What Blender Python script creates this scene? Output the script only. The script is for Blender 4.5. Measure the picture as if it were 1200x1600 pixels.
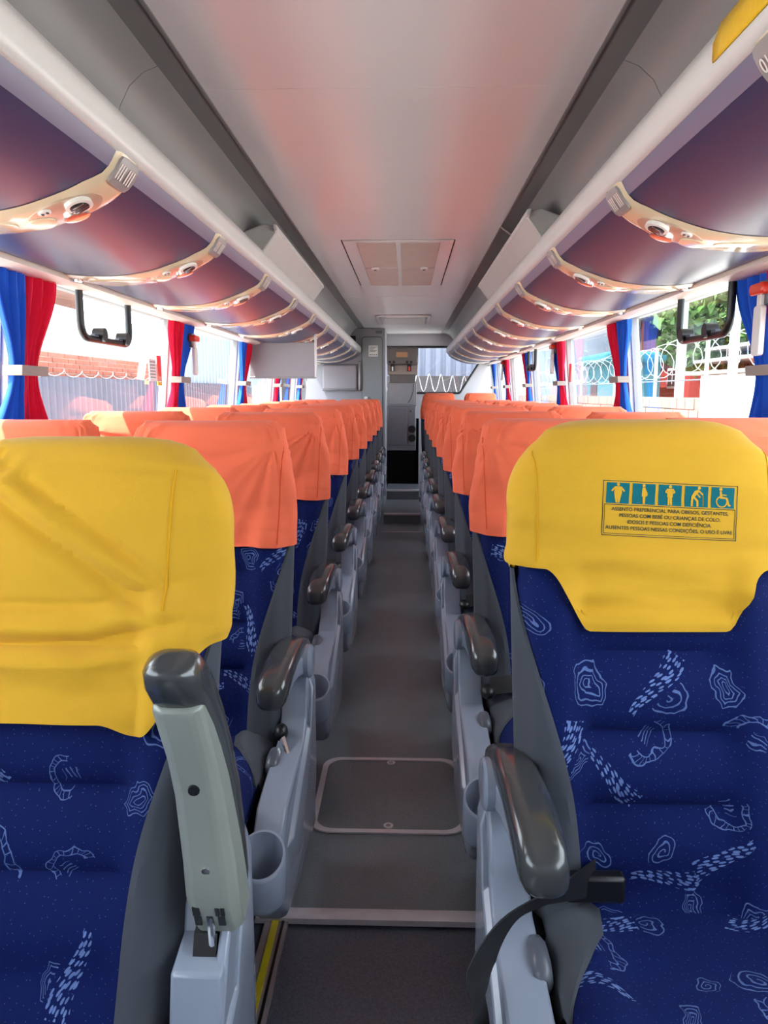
import bpy, bmesh, math, random
from mathutils import Vector, Matrix, noise
random.seed(7)
R = math.radians
for o in list(bpy.data.objects): bpy.data.objects.remove(o)
scn = bpy.context.scene
COL = scn.collection

# ---------------------------------------------------------------- camera
cam_d = bpy.data.cameras.new('camera'); cam = bpy.data.objects.new('camera', cam_d); COL.objects.link(cam)
cam_d.sensor_fit = 'HORIZONTAL'; cam_d.sensor_width = 36.0; cam_d.lens = 36.0
cam_d.clip_start = 0.02; cam_d.clip_end = 300
cam.location = (0.049, 0.0, 1.2)
cam.rotation_euler = (R(90 - 8.81), 0, R(1.76))
scn.camera = cam
# ---------------------------------------------------------------- sky, sun, exposure
w = bpy.data.worlds.new('sky'); scn.world = w; w.use_nodes = True
nt = w.node_tree; nt.nodes.clear()
wo = nt.nodes.new('ShaderNodeOutputWorld'); bg = nt.nodes.new('ShaderNodeBackground')
bg.inputs['Color'].default_value = (0.86, 0.93, 1.0, 1); bg.inputs['Strength'].default_value = 9.0
nt.links.new(bg.outputs[0], wo.inputs[0])
sd = bpy.data.lights.new('sun', 'SUN'); sd.energy = 25.0; sd.angle = R(0.6); sd.color = (1.0, 0.95, 0.87)
sun = bpy.data.objects.new('sun', sd); COL.objects.link(sun); sun.location = (-8, 4, 14)
sun.rotation_euler = Vector((0.50, 0.14, -0.86)).to_track_quat('-Z', 'Y').to_euler()
scn.view_settings.view_transform = 'Standard'; scn.view_settings.look = 'None'
scn.view_settings.gamma = 1.0; scn.view_settings.use_curve_mapping = False
scn.view_settings.exposure = 0.1

# ---------------------------------------------------------------- helpers
def tag(o, label=None, cat=None, group=None, kind=None):
    if label: o['label'] = label
    if cat: o['category'] = cat
    if group: o['group'] = group
    if kind: o['kind'] = kind
    return o
def empty(name, loc=(0, 0, 0), label=None, cat=None, group=None):
    o = bpy.data.objects.new(name, None); COL.objects.link(o); o.location = loc
    o.empty_display_size = 0.1
    return tag(o, label, cat, group)
def copy_tree(o, parent=None):
    c = o.copy(); COL.objects.link(c)
    if parent: c.parent = parent; c.matrix_parent_inverse = o.matrix_parent_inverse.copy()
    for ch in o.children: copy_tree(ch, c)
    return c
def sm(a, b, x):
    if b == a: return float(x >= b)
    t = min(1.0, max(0.0, (x - a) / (b - a))); return t * t * (3 - 2 * t)
def lerp(a, b, t): return a + (b - a) * t
def interp(pts, x):
    if x <= pts[0][0]: return pts[0][1]
    for (a, va), (b, vb) in zip(pts, pts[1:]):
        if x <= b: return lerp(va, vb, (x - a) / (b - a))
    return pts[-1][1]

class MB:
    def __init__(s): s.v = []; s.f = []; s.uv = {}
    def add(s, vs, fs, uvs=None):
        n = len(s.v); s.v += [tuple(p) for p in vs]
        for f in fs: s.f.append([n + i for i in f])
        if uvs:
            for i, u in enumerate(uvs): s.uv[n + i] = u
        return s
    def box(s, x0, x1, y0, y1, z0, z1):
        if x0 > x1: x0, x1 = x1, x0
        if y0 > y1: y0, y1 = y1, y0
        if z0 > z1: z0, z1 = z1, z0
        return s.add([(x0,y0,z0),(x1,y0,z0),(x1,y1,z0),(x0,y1,z0),(x0,y0,z1),(x1,y0,z1),(x1,y1,z1),(x0,y1,z1)],
              [(0,3,2,1),(4,5,6,7),(0,1,5,4),(1,2,6,5),(2,3,7,6),(3,0,4,7)])
    def loft(s, rings, closed=True, cap0=True, cap1=True, uvf=None):
        n = len(rings[0]); vs = [p for r in rings for p in r]; fs = []
        for i in range(len(rings) - 1):
            for j in range(n if closed else n - 1):
                k = (j + 1) % n
                fs.append((i*n+j, i*n+k, (i+1)*n+k, (i+1)*n+j))
        if closed and cap0: fs.append(tuple(range(n))[::-1])
        if closed and cap1: fs.append(tuple((len(rings)-1)*n + j for j in range(n)))
        return s.add(vs, fs, [uvf(p) for p in vs] if uvf else None)
    def prism(s, poly, axis, a, b):
        def P(p, t):
            if axis == 'x': return (t, p[0], p[1])
            if axis == 'y': return (p[0], t, p[1])
            return (p[0], p[1], t)
        return s.loft([[P(p, a) for p in poly], [P(p, b) for p in poly]])
    def tube(s, pts, r, n=8, rr=None, cap=True):
        pts = [Vector(p) for p in pts]; rings = []; ref = None
        for i, p in enumerate(pts):
            d = (pts[min(i+1, len(pts)-1)] - pts[max(i-1, 0)]).normalized()
            if ref is None:
                ref = Vector((0,0,1)) if abs(d.z) < .9 else Vector((1,0,0))
            u = d.cross(ref).normalized(); v = u.cross(d).normalized(); ref = v
            q = rr[i] if rr else r
            rings.append([p + u*q*math.cos(2*math.pi*k/n) + v*q*math.sin(2*math.pi*k/n) for k in range(n)])
        return s.loft(rings, cap0=cap, cap1=cap)
    def sphere(s, c, r, nu=12, nv=8):
        c = Vector(c); r = Vector(r if hasattr(r, '__len__') else (r, r, r)); rings = []
        for i in range(1, nv):
            ph = math.pi*i/nv - math.pi/2
            rings.append([(c.x + r.x*math.cos(ph)*math.cos(2*math.pi*j/nu), c.y + r.y*math.cos(ph)*math.sin(2*math.pi*j/nu), c.z + r.z*math.sin(ph)) for j in range(nu)])
        return s.loft(rings)
    def build(s, name, mat, parent=None, smooth=40, bevel=0, seg=2, solid=0, mirror=False, weld=False):
        me = bpy.data.meshes.new(name)
        vs = [(-p[0], p[1], p[2]) for p in s.v] if mirror else s.v
        me.from_pydata(vs, [], s.f)
        if s.uv:
            ul = me.uv_layers.new(name='UVMap')
            for lp in me.loops: ul.data[lp.index].uv = s.uv.get(lp.vertex_index, (0, 0))
        bm = bmesh.new(); bm.from_mesh(me)
        if weld: bmesh.ops.remove_doubles(bm, verts=bm.verts, dist=1e-5)
        bmesh.ops.recalc_face_normals(bm, faces=bm.faces)
        bm.to_mesh(me); bm.free()
        if smooth:
            me.shade_smooth(); me.set_sharp_from_angle(angle=R(smooth))
        o = bpy.data.objects.new(name, me); COL.objects.link(o)
        if mat: me.materials.append(mat)
        if parent: o.parent = parent
        if bevel:
            b = o.modifiers.new('bevel', 'BEVEL'); b.width = bevel; b.segments = seg; b.limit_method = 'ANGLE'; b.angle_limit = R(35)
        if solid:
            b = o.modifiers.new('solid', 'SOLIDIFY'); b.thickness = solid; b.offset = 0
        return o
def box(name, mat, ex, parent=None, bevel=0, **k):
    return MB().box(*ex).build(name, mat, parent, bevel=bevel, **k)
def rrect(w, h, r, n=5, cx=0, cy=0):
    out = []
    for sx, sy, a0 in ((1,1,0),(-1,1,90),(-1,-1,180),(1,-1,270)):
        for i in range(n+1):
            a = R(a0 + 90*i/n); out.append((cx + sx*(w/2 - r) + r*math.cos(a), cy + sy*(h/2 - r) + r*math.sin(a)))
    return out
def struct(o): o['kind'] = 'structure'; return o

# ---------------------------------------------------------------- materials
class NT:
    def __init__(s, mat): s.t = mat.node_tree
    def n(s, typ, **kw):
        nd = s.t.nodes.new(typ)
        for k, v in kw.items(): setattr(nd, k, v)
        return nd
    def put(s, sock, v):
        if isinstance(v, S): s.t.links.new(v.o, sock)
        elif isinstance(v, bpy.types.NodeSocket): s.t.links.new(v, sock)
        else: sock.default_value = v
    def m(s, op, a, b=0.0, c=None):
        nd = s.n('ShaderNodeMath', operation=op); s.put(nd.inputs[0], a); s.put(nd.inputs[1], b)
        if c is not None: s.put(nd.inputs[2], c)
        return S(s, nd.outputs[0])
class S:
    def __init__(s, t, o): s.t = t; s.o = o
    def __add__(s, b): return s.t.m('ADD', s, b)
    def __sub__(s, b): return s.t.m('SUBTRACT', s, b)
    def __mul__(s, b): return s.t.m('MULTIPLY', s, b)
    def __lt__(s, b): return s.t.m('LESS_THAN', s, b)
    def __gt__(s, b): return s.t.m('GREATER_THAN', s, b)
    def abs(s): return s.t.m('ABSOLUTE', s)
    def fract(s): return s.t.m('FRACT', s)
    def max(s, b): return s.t.m('MAXIMUM', s, b)
    def min(s, b): return s.t.m('MINIMUM', s, b)
def newmat(name):
    m = bpy.data.materials.new(name); m.use_nodes = True
    return m, m.node_tree.nodes['Principled BSDF'], NT(m)
def mat(name, col, rough=.5, metal=0, var=.06, nscale=6, bump=0, bscale=200, spec=.5, coat=0, sheen=0, stretch=None):
    m, p, t = newmat(name)
    tc = t.n('ShaderNodeTexCoord'); src = tc.outputs['Object']
    if stretch:
        mp = t.n('ShaderNodeMapping'); mp.inputs['Scale'].default_value = stretch; t.t.links.new(src, mp.inputs[0]); src = mp.outputs[0]
    nz = t.n('ShaderNodeTexNoise'); nz.inputs['Scale'].default_value = nscale; nz.inputs['Detail'].default_value = 4
    t.t.links.new(src, nz.inputs['Vector'])
    rp = t.n('ShaderNodeValToRGB')
    c0 = [max(0, c*(1-var)) for c in col]; c1 = [min(1, c*(1+var)) for c in col]
    rp.color_ramp.elements[0].position = .3; rp.color_ramp.elements[1].position = .7
    rp.color_ramp.elements[0].color = (*c0, 1); rp.color_ramp.elements[1].color = (*c1, 1)
    t.t.links.new(nz.outputs[0], rp.inputs[0]); t.t.links.new(rp.outputs[0], p.inputs['Base Color'])
    p.inputs['Roughness'].default_value = rough; p.inputs['Metallic'].default_value = metal
    p.inputs['Specular IOR Level'].default_value = spec
    if coat: p.inputs['Coat Weight'].default_value = coat; p.inputs['Coat Roughness'].default_value = .1
    if sheen: p.inputs['Sheen Weight'].default_value = sheen
    if bump:
        n2 = t.n('ShaderNodeTexNoise'); n2.inputs['Scale'].default_value = bscale; n2.inputs['Detail'].default_value = 3
        t.t.links.new(tc.outputs['Object'], n2.inputs['Vector'])
        b = t.n('ShaderNodeBump'); b.inputs['Strength'].default_value = bump; b.inputs['Distance'].default_value = .002
        t.t.links.new(n2.outputs[0], b.inputs['Height']); t.t.links.new(b.outputs[0], p.inputs['Normal'])
    return m
def srgb(r, g, b):
    f = lambda c: c/12.92 if c <= .04045 else ((c+.055)/1.055)**2.4
    return (f(r/255), f(g/255), f(b/255))

def fabric_pattern():
    m, p, t = newmat('blue_doodle_fabric'); L = t.t.links
    uv = t.n('ShaderNodeTexCoord').outputs['UV']
    info = t.n('ShaderNodeObjectInfo')
    off = t.n('ShaderNodeVectorMath', operation='SCALE'); cx = t.n('ShaderNodeCombineXYZ')
    L.new(info.outputs['Random'], cx.inputs[0]); L.new(info.outputs['Random'], cx.inputs[1]); L.new(cx.outputs[0], off.inputs[0]); off.inputs['Scale'].default_value = 7.0
    ad = t.n('ShaderNodeVectorMath', operation='ADD'); L.new(uv, ad.inputs[0]); L.new(off.outputs[0], ad.inputs[1]); uv = ad.outputs[0]
    def cells(scale, seed, rnd):
        sh = t.n('ShaderNodeVectorMath', operation='ADD'); L.new(uv, sh.inputs[0]); sh.inputs[1].default_value = (seed, seed*1.7, 0)
        vo = t.n('ShaderNodeTexVoronoi', voronoi_dimensions='2D', feature='F1'); vo.inputs['Scale'].default_value = scale; vo.inputs['Randomness'].default_value = rnd
        L.new(sh.outputs[0], vo.inputs['Vector'])
        sb = t.n('ShaderNodeVectorMath', operation='SUBTRACT'); L.new(sh.outputs[0], sb.inputs[0]); L.new(vo.outputs['Position'], sb.inputs[1])
        sc = t.n('ShaderNodeVectorMath', operation='SCALE'); L.new(sb.outputs[0], sc.inputs[0]); sc.inputs['Scale'].default_value = scale
        cs = t.n('ShaderNodeSeparateColor'); L.new(vo.outputs['Color'], cs.inputs[0])
        ro = t.n('ShaderNodeVectorRotate', rotation_type='Z_AXIS'); L.new(sc.outputs[0], ro.inputs['Vector'])
        t.put(ro.inputs['Angle'], S(t, cs.outputs[0]) * 6.283)
        sx = t.n('ShaderNodeSeparateXYZ'); L.new(ro.outputs[0], sx.inputs[0])
        return S(t, sx.outputs[0]), S(t, sx.outputs[1]), S(t, cs.outputs[1]), S(t, cs.outputs[2])
    x, y, g, b = cells(8.6, 0.0, .62)
    # wobble
    wn = t.n('ShaderNodeTexNoise'); wn.inputs['Scale'].default_value = 34; wn.inputs['Detail'].default_value = 1.5; L.new(uv, wn.inputs['Vector']); ws = t.n('ShaderNodeSeparateColor'); L.new(wn.outputs['Color'], ws.inputs[0])
    x2 = (x + (S(t, ws.outputs[0]) - .5) * .26) * (b * .9 + .65); y2 = (y + (S(t, ws.outputs[1]) - .5) * .26) * ((b * 7.3).fract() * .9 + .65)
    r = t.m('SQRT', x2*x2 + y2*y2); th = t.m('ARCTAN2', y2, x2)
    spiral = (((r * 13.0) - (th * .15915)).fract() > .76) * (r < .22)
    d = (x2.abs() * 1.25 + y2.abs() * .35).max(y2.abs() * 1.1)
    quad = ((d * 17.0).fract() > .72) * (d < .27)
    band = (r - .27).abs()
    arc = (((band - .05).abs() < .009).max((band < .05) * ((th * 3.4).fract() > .86))) * (th.abs() < 1.9)
    arc = arc.max((((x2 + .08) * 14.0).fract() > .7) * ((x2 + .06).abs() < .11) * (y2.abs() < .09) * (b > .5))
    # dash trails between the motifs
    u, v, g2, b2 = cells(7.2, 3.37, .7)
    vv = v + t.m('SINE', u * 5.0) * .07
    cb = t.n('ShaderNodeCombineXYZ'); t.put(cb.inputs[0], u * 10.0); t.put(cb.inputs[1], (vv * 26.0) + (u * 6.0))
    vo = t.n('ShaderNodeTexVoronoi', voronoi_dimensions='2D', feature='F1'); vo.inputs['Scale'].default_value = 1.0; vo.inputs['Randomness'].default_value = .6
    L.new(cb.outputs[0], vo.inputs['Vector'])
    dash = (S(t, vo.outputs['Distance']) < (S(t, wn.outputs[0]) * .5 + .08)) * (vv.abs() < (u * .12 + .085)) * (u.abs() < .42)
    isd = g2 < .58
    dash = dash * isd
    motif = (spiral * (g < .27)).max(quad * (g > .27) * (g < .62)).max(arc * (g > .62))
    free = (dash.max((vv.abs() < .15) * (u.abs() < .45) * isd)) < .5
    line = motif * free
    # specks
    sp = t.n('ShaderNodeTexVoronoi', voronoi_dimensions='2D'); sp.inputs['Scale'].default_value = 75; L.new(uv, sp.inputs['Vector'])
    spk = (S(t, sp.outputs['Distance']) < .05) * .25
    wz = t.n('ShaderNodeTexNoise'); wz.inputs['Scale'].default_value = 30; L.new(uv, wz.inputs['Vector'])
    fac = (line * .50).max(dash * .72).max(spk) * (S(t, wz.outputs[0]) * .9 + .45)
    mx = t.n('ShaderNodeMix', data_type='RGBA'); t.put(mx.inputs[0], fac.min(1.0))
    mx.inputs[6].default_value = (.0012, .0076, .078, 1); mx.inputs[7].default_value = (.20, .31, .66, 1)
    L.new(mx.outputs[2], p.inputs['Base Color'])
    p.inputs['Roughness'].default_value = .85; p.inputs['Sheen Weight'].default_value = .06; p.inputs['Sheen Roughness'].default_value = .4
    p.inputs['Sheen Tint'].default_value = (.3, .45, 1, 1); p.inputs['Specular IOR Level'].default_value = .2
    bn = t.n('ShaderNodeTexNoise'); bn.inputs['Scale'].default_value = 900; L.new(uv, bn.inputs['Vector'])
    bu = t.n('ShaderNodeBump'); bu.inputs['Strength'].default_value = .15; bu.inputs['Distance'].default_value = .001
    L.new(bn.outputs[0], bu.inputs['Height']); L.new(bu.outputs[0], p.inputs['Normal'])
    return m
def cloth(name, col, var=.05, wrinkle=.5):
    m, p, t = newmat(name); L = t.t.links
    tc = t.n('ShaderNodeTexCoord').outputs['Object']
    mp = t.n('ShaderNodeMapping'); mp.inputs['Rotation'].default_value = (0, R(35), 0); mp.inputs['Scale'].default_value = (2.2, 5, 10); L.new(tc, mp.inputs[0])
    n1 = t.n('ShaderNodeTexNoise'); n1.inputs['Scale'].default_value = 1.0; n1.inputs['Detail'].default_value = 1.5; n1.inputs['Distortion'].default_value = .6; L.new(mp.outputs[0], n1.inputs['Vector'])
    n2 = t.n('ShaderNodeTexNoise'); n2.inputs['Scale'].default_value = 700; L.new(tc, n2.inputs['Vector'])
    h = S(t, n1.outputs[0]) * 8.0 + S(t, n2.outputs[0]) * .12
    b = t.n('ShaderNodeBump'); b.inputs['Strength'].default_value = wrinkle; b.inputs['Distance'].default_value = .004
    t.put(b.inputs['Height'], h); L.new(b.outputs[0], p.inputs['Normal'])
    mx = t.n('ShaderNodeMix', data_type='RGBA'); L.new(n1.outputs[0], mx.inputs[0])
    mx.inputs[6].default_value = (*[c*(1-var) for c in col], 1); mx.inputs[7].default_value = (*[min(1, c*(1+var)) for c in col], 1)
    L.new(mx.outputs[2], p.inputs['Base Color']); p.inputs['Roughness'].default_value = .85
    p.inputs['Sheen Weight'].default_value = .1; p.inputs['Specular IOR Level'].default_value = .15
    return m
def glass(name, tint, amount=.08):
    m = bpy.data.materials.new(name); m.use_nodes = True; t = m.node_tree; t.nodes.clear()
    o = t.nodes.new('ShaderNodeOutputMaterial'); mx = t.nodes.new('ShaderNodeMixShader'); tr = t.nodes.new('ShaderNodeBsdfTransparent'); gl = t.nodes.new('ShaderNodeBsdfGlossy'); lw = t.nodes.new('ShaderNodeLayerWeight'); lw.inputs['Blend'].default_value = .5
    p5 = t.nodes.new('ShaderNodeMath'); p5.operation = 'POWER'; p5.inputs[1].default_value = 5.0; fr = t.nodes.new('ShaderNodeMath'); fr.operation = 'MULTIPLY_ADD'; fr.inputs[1].default_value = .9; fr.inputs[2].default_value = .07
    t.links.new(lw.outputs['Facing'], p5.inputs[0]); t.links.new(p5.outputs[0], fr.inputs[0])
    gl.inputs['Roughness'].default_value = .01; tr.inputs['Color'].default_value = (*tint, 1)
    t.links.new(fr.outputs[0], mx.inputs[0]); t.links.new(tr.outputs[0], mx.inputs[1]); t.links.new(gl.outputs[0], mx.inputs[2]); t.links.new(mx.outputs[0], o.inputs[0])
    return m
M = {}
M['fabric'] = fabric_pattern()
M['yellow'] = cloth('yellow_cloth', srgb(214, 164, 44), .08, .9)
M['orange'] = cloth('orange_cloth', srgb(240, 112, 78), .06, .9)
M['seam_y'] = cloth('yellow_seam', srgb(214, 158, 20)); M['seam_o'] = cloth('orange_seam', srgb(214, 84, 48))
M['greyfab'] = cloth('grey_leatherette', srgb(70, 74, 82), .08, .3)
M['navy'] = mat('navy_bin_panel', srgb(58, 63, 98), .33, var=.05, nscale=3)
M['navy_lit'] = mat('navy_lit_band', srgb(112, 112, 138), .32, var=.03)  # paler navy that paints the highlight along the panels' top edge
M['beige'] = mat('beige_glossy_plastic', srgb(226, 208, 176), .13, var=.03, coat=.5)
M['beige_dk'] = mat('beige_recess_plastic', srgb(190, 166, 146), .2, var=.04, coat=.4)
M['cream'] = mat('cream_plastic', srgb(236, 222, 210), .38, var=.03)
M['rail'] = mat('white_rail_plastic', srgb(224, 222, 221), .3, var=.02)
M['ceil'] = mat('ceiling_white', srgb(228, 224, 225), .2, var=.025, nscale=1.2)
M['chan'] = mat('grey_vinyl', srgb(142, 142, 142), .42, var=.05, nscale=2, bump=.05)
M['chan_dk'] = mat('dark_grey_vinyl', srgb(122, 121, 122), .42, var=.05, nscale=2)
M['housing'] = mat('grey_duct_plastic', srgb(196, 194, 192), .4, var=.03)
M['ltgrey'] = mat('light_grey_plastic', srgb(140, 149, 165), .26, var=.04, coat=.25)
M['ltgrey_w'] = mat('warm_grey_plastic', srgb(138, 143, 134), .3, var=.05, coat=.2)
M['dkplastic'] = mat('dark_grey_plastic', srgb(60, 62, 63), .2, var=.08, coat=.4)
M['midplastic'] = mat('mid_grey_plastic', srgb(88, 92, 102), .35, var=.05)
M['black'] = mat('black_plastic', srgb(22, 22, 25), .4, var=.1)
M['blackmat'] = mat('black_matte', srgb(12, 12, 13), .9, var=.2, spec=.1)
M['belt'] = mat('black_webbing', srgb(14, 14, 18), .6, var=.15, nscale=40, bump=.3, bscale=600)
M['chrome'] = mat('chrome', srgb(225, 225, 228), .12, 1.0, var=.03)
M['alu'] = mat('aluminium_trim', srgb(228, 222, 225), .35, .1, var=.06, nscale=20)
M['steel'] = mat('dull_steel', srgb(160, 152, 152), .4, .3, var=.08)
M['whiteplate'] = mat('white_plastic', srgb(238, 236, 232), .3, var=.02)
M['plate'] = mat('number_plate_grey', srgb(158, 152, 152), .3, var=.03)
M['red_c'] = cloth('red_curtain', srgb(222, 26, 62), .1, .3)
M['blue_c'] = cloth('blue_curtain', srgb(36, 92, 205), .1, .3)
M['tie'] = cloth('beige_tie', srgb(158, 148, 140), .05, .2)
M['red_pl'] = mat('red_plastic', srgb(226, 58, 36), .25, var=.05, coat=.3)
M['wallpan'] = mat('grey_wall_panel', srgb(190, 190, 196), .45, var=.03)
M['cabin'] = mat('cabin_laminate', srgb(150, 150, 156), .4, var=.03)
M['cabdoor'] = mat('cabin_door', srgb(150, 156, 158), .3, var=.03)
M['pad'] = mat('padded_vinyl', srgb(152, 147, 152), .45, var=.04)
M['rubber'] = mat('window_rubber', srgb(28, 28, 32), .6, var=.1)
M['pane'] = glass('side_glass', (.72, .76, .79))
M['teal'] = mat('teal_print', srgb(24, 104, 112), .8, var=.06, nscale=30, spec=.1)
M['ink'] = mat('dark_print', srgb(40, 62, 60), .8, var=.1, spec=.1)
M['yprint'] = M['yellow']
M['yplate'] = mat('yellow_plate', srgb(238, 190, 30), .3, var=.05, nscale=30, stretch=(1, 20, 1))
M['yline'] = mat('yellow_line', srgb(212, 196, 40), .5, var=.12, nscale=25)
def floor_mat():
    m, p, t = newmat('speckled_vinyl_floor'); L = t.t.links; tc = t.n('ShaderNodeTexCoord').outputs['Object']
    n1 = t.n('ShaderNodeTexNoise'); n1.inputs['Scale'].default_value = 260; n1.inputs['Detail'].default_value = 2; L.new(tc, n1.inputs['Vector'])
    n2 = t.n('ShaderNodeTexNoise'); n2.inputs['Scale'].default_value = 4; n2.inputs['Detail'].default_value = 5; L.new(tc, n2.inputs['Vector'])
    vo = t.n('ShaderNodeTexVoronoi'); vo.inputs['Scale'].default_value = 110; L.new(tc, vo.inputs['Vector'])
    f = (S(t, n1.outputs[0]) * .55 + S(t, n2.outputs[0]) * .45)
    rp = t.n('ShaderNodeValToRGB'); t.put(rp.inputs[0], f)
    rp.color_ramp.elements[0].position = .35; rp.color_ramp.elements[1].position = .68
    rp.color_ramp.elements[0].color = (*srgb(102, 110, 114), 1); rp.color_ramp.elements[1].color = (*srgb(138, 146, 150), 1)
    mx = t.n('ShaderNodeMix', data_type='RGBA'); t.put(mx.inputs[0], (S(t, vo.outputs['Distance']) < .13) * .6)
    L.new(rp.outputs[0], mx.inputs[6]); mx.inputs[7].default_value = (.02, .02, .02, 1)
    L.new(mx.outputs[2], p.inputs['Base Color']); t.put(p.inputs['Roughness'], S(t, n2.outputs[0]) * .25 + .24)
    b = t.n('ShaderNodeBump'); b.inputs['Strength'].default_value = .15; b.inputs['Distance'].default_value = .001; L.new(n1.outputs[0], b.inputs['Height']); L.new(b.outputs[0], p.inputs['Normal'])
    return m
M['floor'] = floor_mat()
M['floor_dk'] = mat('dark_speckled_vinyl', srgb(90, 95, 105), .4, var=.3, nscale=250, bump=.1)
# ================================================================ THE SETTING
Y0, Y1 = -0.9, 10.4           # bus interior from behind the camera to the rear wall
PIL = [2.30, 3.88, 5.40, 6.85, 8.25, 9.50]
def wallx(z): return 1.165 - .065 * max(0, (z - .9)) / .66
# floor with its step trims
fl = struct(box('floor', M['floor'], (-1.2, 1.2, 1.62, Y1, -.06, 0)))
ff = box('floor_front', M['floor_dk'], (-1.2, 1.2, Y0, 1.622, -.08, -.018), fl)
box('aisle_riser', M['floor'], (-.17, .17, 7.05, 8.02, 0, .085), fl)
box('aisle_tread', M['floor'], (-.17, .17, 7.06, 8.02, .085, .09), fl)
box('aisle_riser', M['floor'], (-.17, .17, 8.02, 8.6, 0, .185), fl)
box('aisle_tread', M['floor_dk'], (-.17, .17, 8.03, 8.6, .185, .19), fl)
for y, z in ((1.60, 0), (7.045, .09), (8.01, .19)):
    wdt = .30 if y < 2 else .17
    MB().prism([(y, z-.012), (y, z+.002), (y+.006, z+.005), (y+.034, z+.005), (y+.04, z+.001), (y+.04, z-.012)], 'x', -wdt, wdt).build('step_nosing', M['alu'], fl)
box('step_nosing', M['alu'], (-.17, .17, 6.60, 6.612, 0, .004), fl)
# floor edging strip with a yellow line near the first seats
es = box('edge_strip', M['steel'], (-.275, -.222, .5, 1.60, -.02, -.006), fl)
box('yellow_line', M['yline'], (-.258, -.243, .5, 1.60, -.008, -.003), es)
box('groove', M['black'], (-.236, -.230, .5, 1.60, -.008, -.004), es)
# ceiling
ce = MB(); ce.prism([(-.48, 1.97), (.48, 1.97), (.48, 2.0), (-.48, 2.0)], 'y', Y0, Y1)
ceil = struct(ce.build('ceiling', M['ceil']))
for s in (-1, 1):
    seam = MB().prism([(s*.478, 1.966), (s*.486, 1.966), (s*.486, 1.975), (s*.478, 1.975)], 'y', Y0, Y1); seam.build('seam_strip', M['chan_dk'], ceil)
    MB().prism([(s*.486, 1.972), (s*.55, 1.968), (s*.55, 2.0), (s*.486, 2.0)], 'y', Y0, Y1).build('channel_band', M['chan_dk'], ceil)
    pr = [(.55, 1.968), (.585, 1.955), (.62, 1.925), (.645, 1.88), (.66, 1.82), (.665, 1.70)]
    ys = [Y0, 1.95, 4.7, 7.3, Y1]
    for a, b in zip(ys, ys[1:]):
        MB().prism([(s*x, z) for x, z in pr] + [(s*.69, 1.70), (s*.69, 2.0), (s*.55, 2.0)], 'y', a + .0015, b - .0015).build('channel_panel', M['chan'], ceil, smooth=35)
# slim joints of the ceiling skin
for y in (2.1, 6.4): box('ceiling_joint', M['ceil'], (-.477, .477, y, y+.006, 1.9692, 1.971), ceil)
roof = struct(box('roof', M['wallpan'], (-1.26, 1.26, Y0, Y1 + .2, 2.03, 2.10)))
# side walls
for s, nm in ((-1, 'wall_left'), (1, 'wall_right')):
    m = MB()
    m.prism([(s*1.165, -.06), (s*1.165, .92), (s*1.24, .92), (s*1.24, -.06)], 'y', Y0, Y1)
    wl = struct(m.build(nm, M['wallpan']))
    MB().prism([(s*1.105, 1.555), (s*1.105, 2.03), (s*1.24, 2.03), (s*1.17, 1.555)], 'y', Y0, Y1).build('upper_panel', M['chan_dk'], wl)
    MB().prism([(s*1.13, .90), (s*1.13, .935), (s*1.165, .935), (s*1.165, .90)], 'y', Y0, Y1).build('window_ledge', M['wallpan'], wl)
    for i, y in enumerate(PIL):
        hw = .035
        MB().prism([(s*(wallx(.92)), .92), (s*wallx(1.56), 1.56), (s*(wallx(1.56)+.06), 1.56), (s*(wallx(.92)+.06), .92)], 'y', y-hw, y+hw).build('window_pillar', M['wallpan'], wl)
    edges = [-.9] + PIL + [10.3]
    for i in range(len(edges) - 1):
        a, b = edges[i] + .036, edges[i+1] - .036
        if s < 0 and i >= 6: 
            MB().prism([(s*(wallx(.92)), .92), (s*wallx(1.56), 1.56), (s*(wallx(1.56)+.06), 1.56), (s*(wallx(.92)+.06), .92)], 'y', a, 10.4).build('blank_panel', M['wallpan'], wl); continue
        n = (i + 1) if s < 0 else (i + 8)
        wn = struct(empty('window_%d' % n, (s*1.15, (a+b)/2, .93)))
        wn['kind'] = 'structure'
        def Q(z, dx): return s*(wallx(z) + dx) - s*1.15
        fr = MB(); cy = (a+b)/2
        for (ya, yb, za, zb) in ((a, a+.008, .93, 1.58), (b-.008, b, .93, 1.58), (a, b, .93, .945), (a, b, 1.568, 1.58)):
            fr.add([(Q(za, .02), ya-cy, za-.93), (Q(za, .02), yb-cy, za-.93), (Q(zb, .02), yb-cy, zb-.93), (Q(zb, .02), ya-cy, zb-.93),
                    (Q(za, .05), ya-cy, za-.93), (Q(za, .05), yb-cy, za-.93), (Q(zb, .05), yb-cy, zb-.93), (Q(zb, .05), ya-cy, zb-.93)],
                   [(0,1,2,3), (4,7,6,5), (0,4,5,1), (1,5,6,2), (2,6,7,3), (3,7,4,0)])
        fr.build('window_frame', M['chan'], wn, smooth=0)
        MB().add([(Q(.94, .035), a+.01-cy, .01), (Q(.94, .035), b-.01-cy, .01), (Q(1.575, .035), b-.004-cy, .645), (Q(1.575, .035), a+.004-cy, .645)], [(0,1,2,3)]).build('pane', M['pane'], wn, smooth=0)
wf_ = struct(box('wall_front_blocker', M['wallpan'], (-1.24, 1.24, Y0 - .1, Y0, -.08, 2.03)))  # unseen solid wall, added to block light from the windshield end
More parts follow.
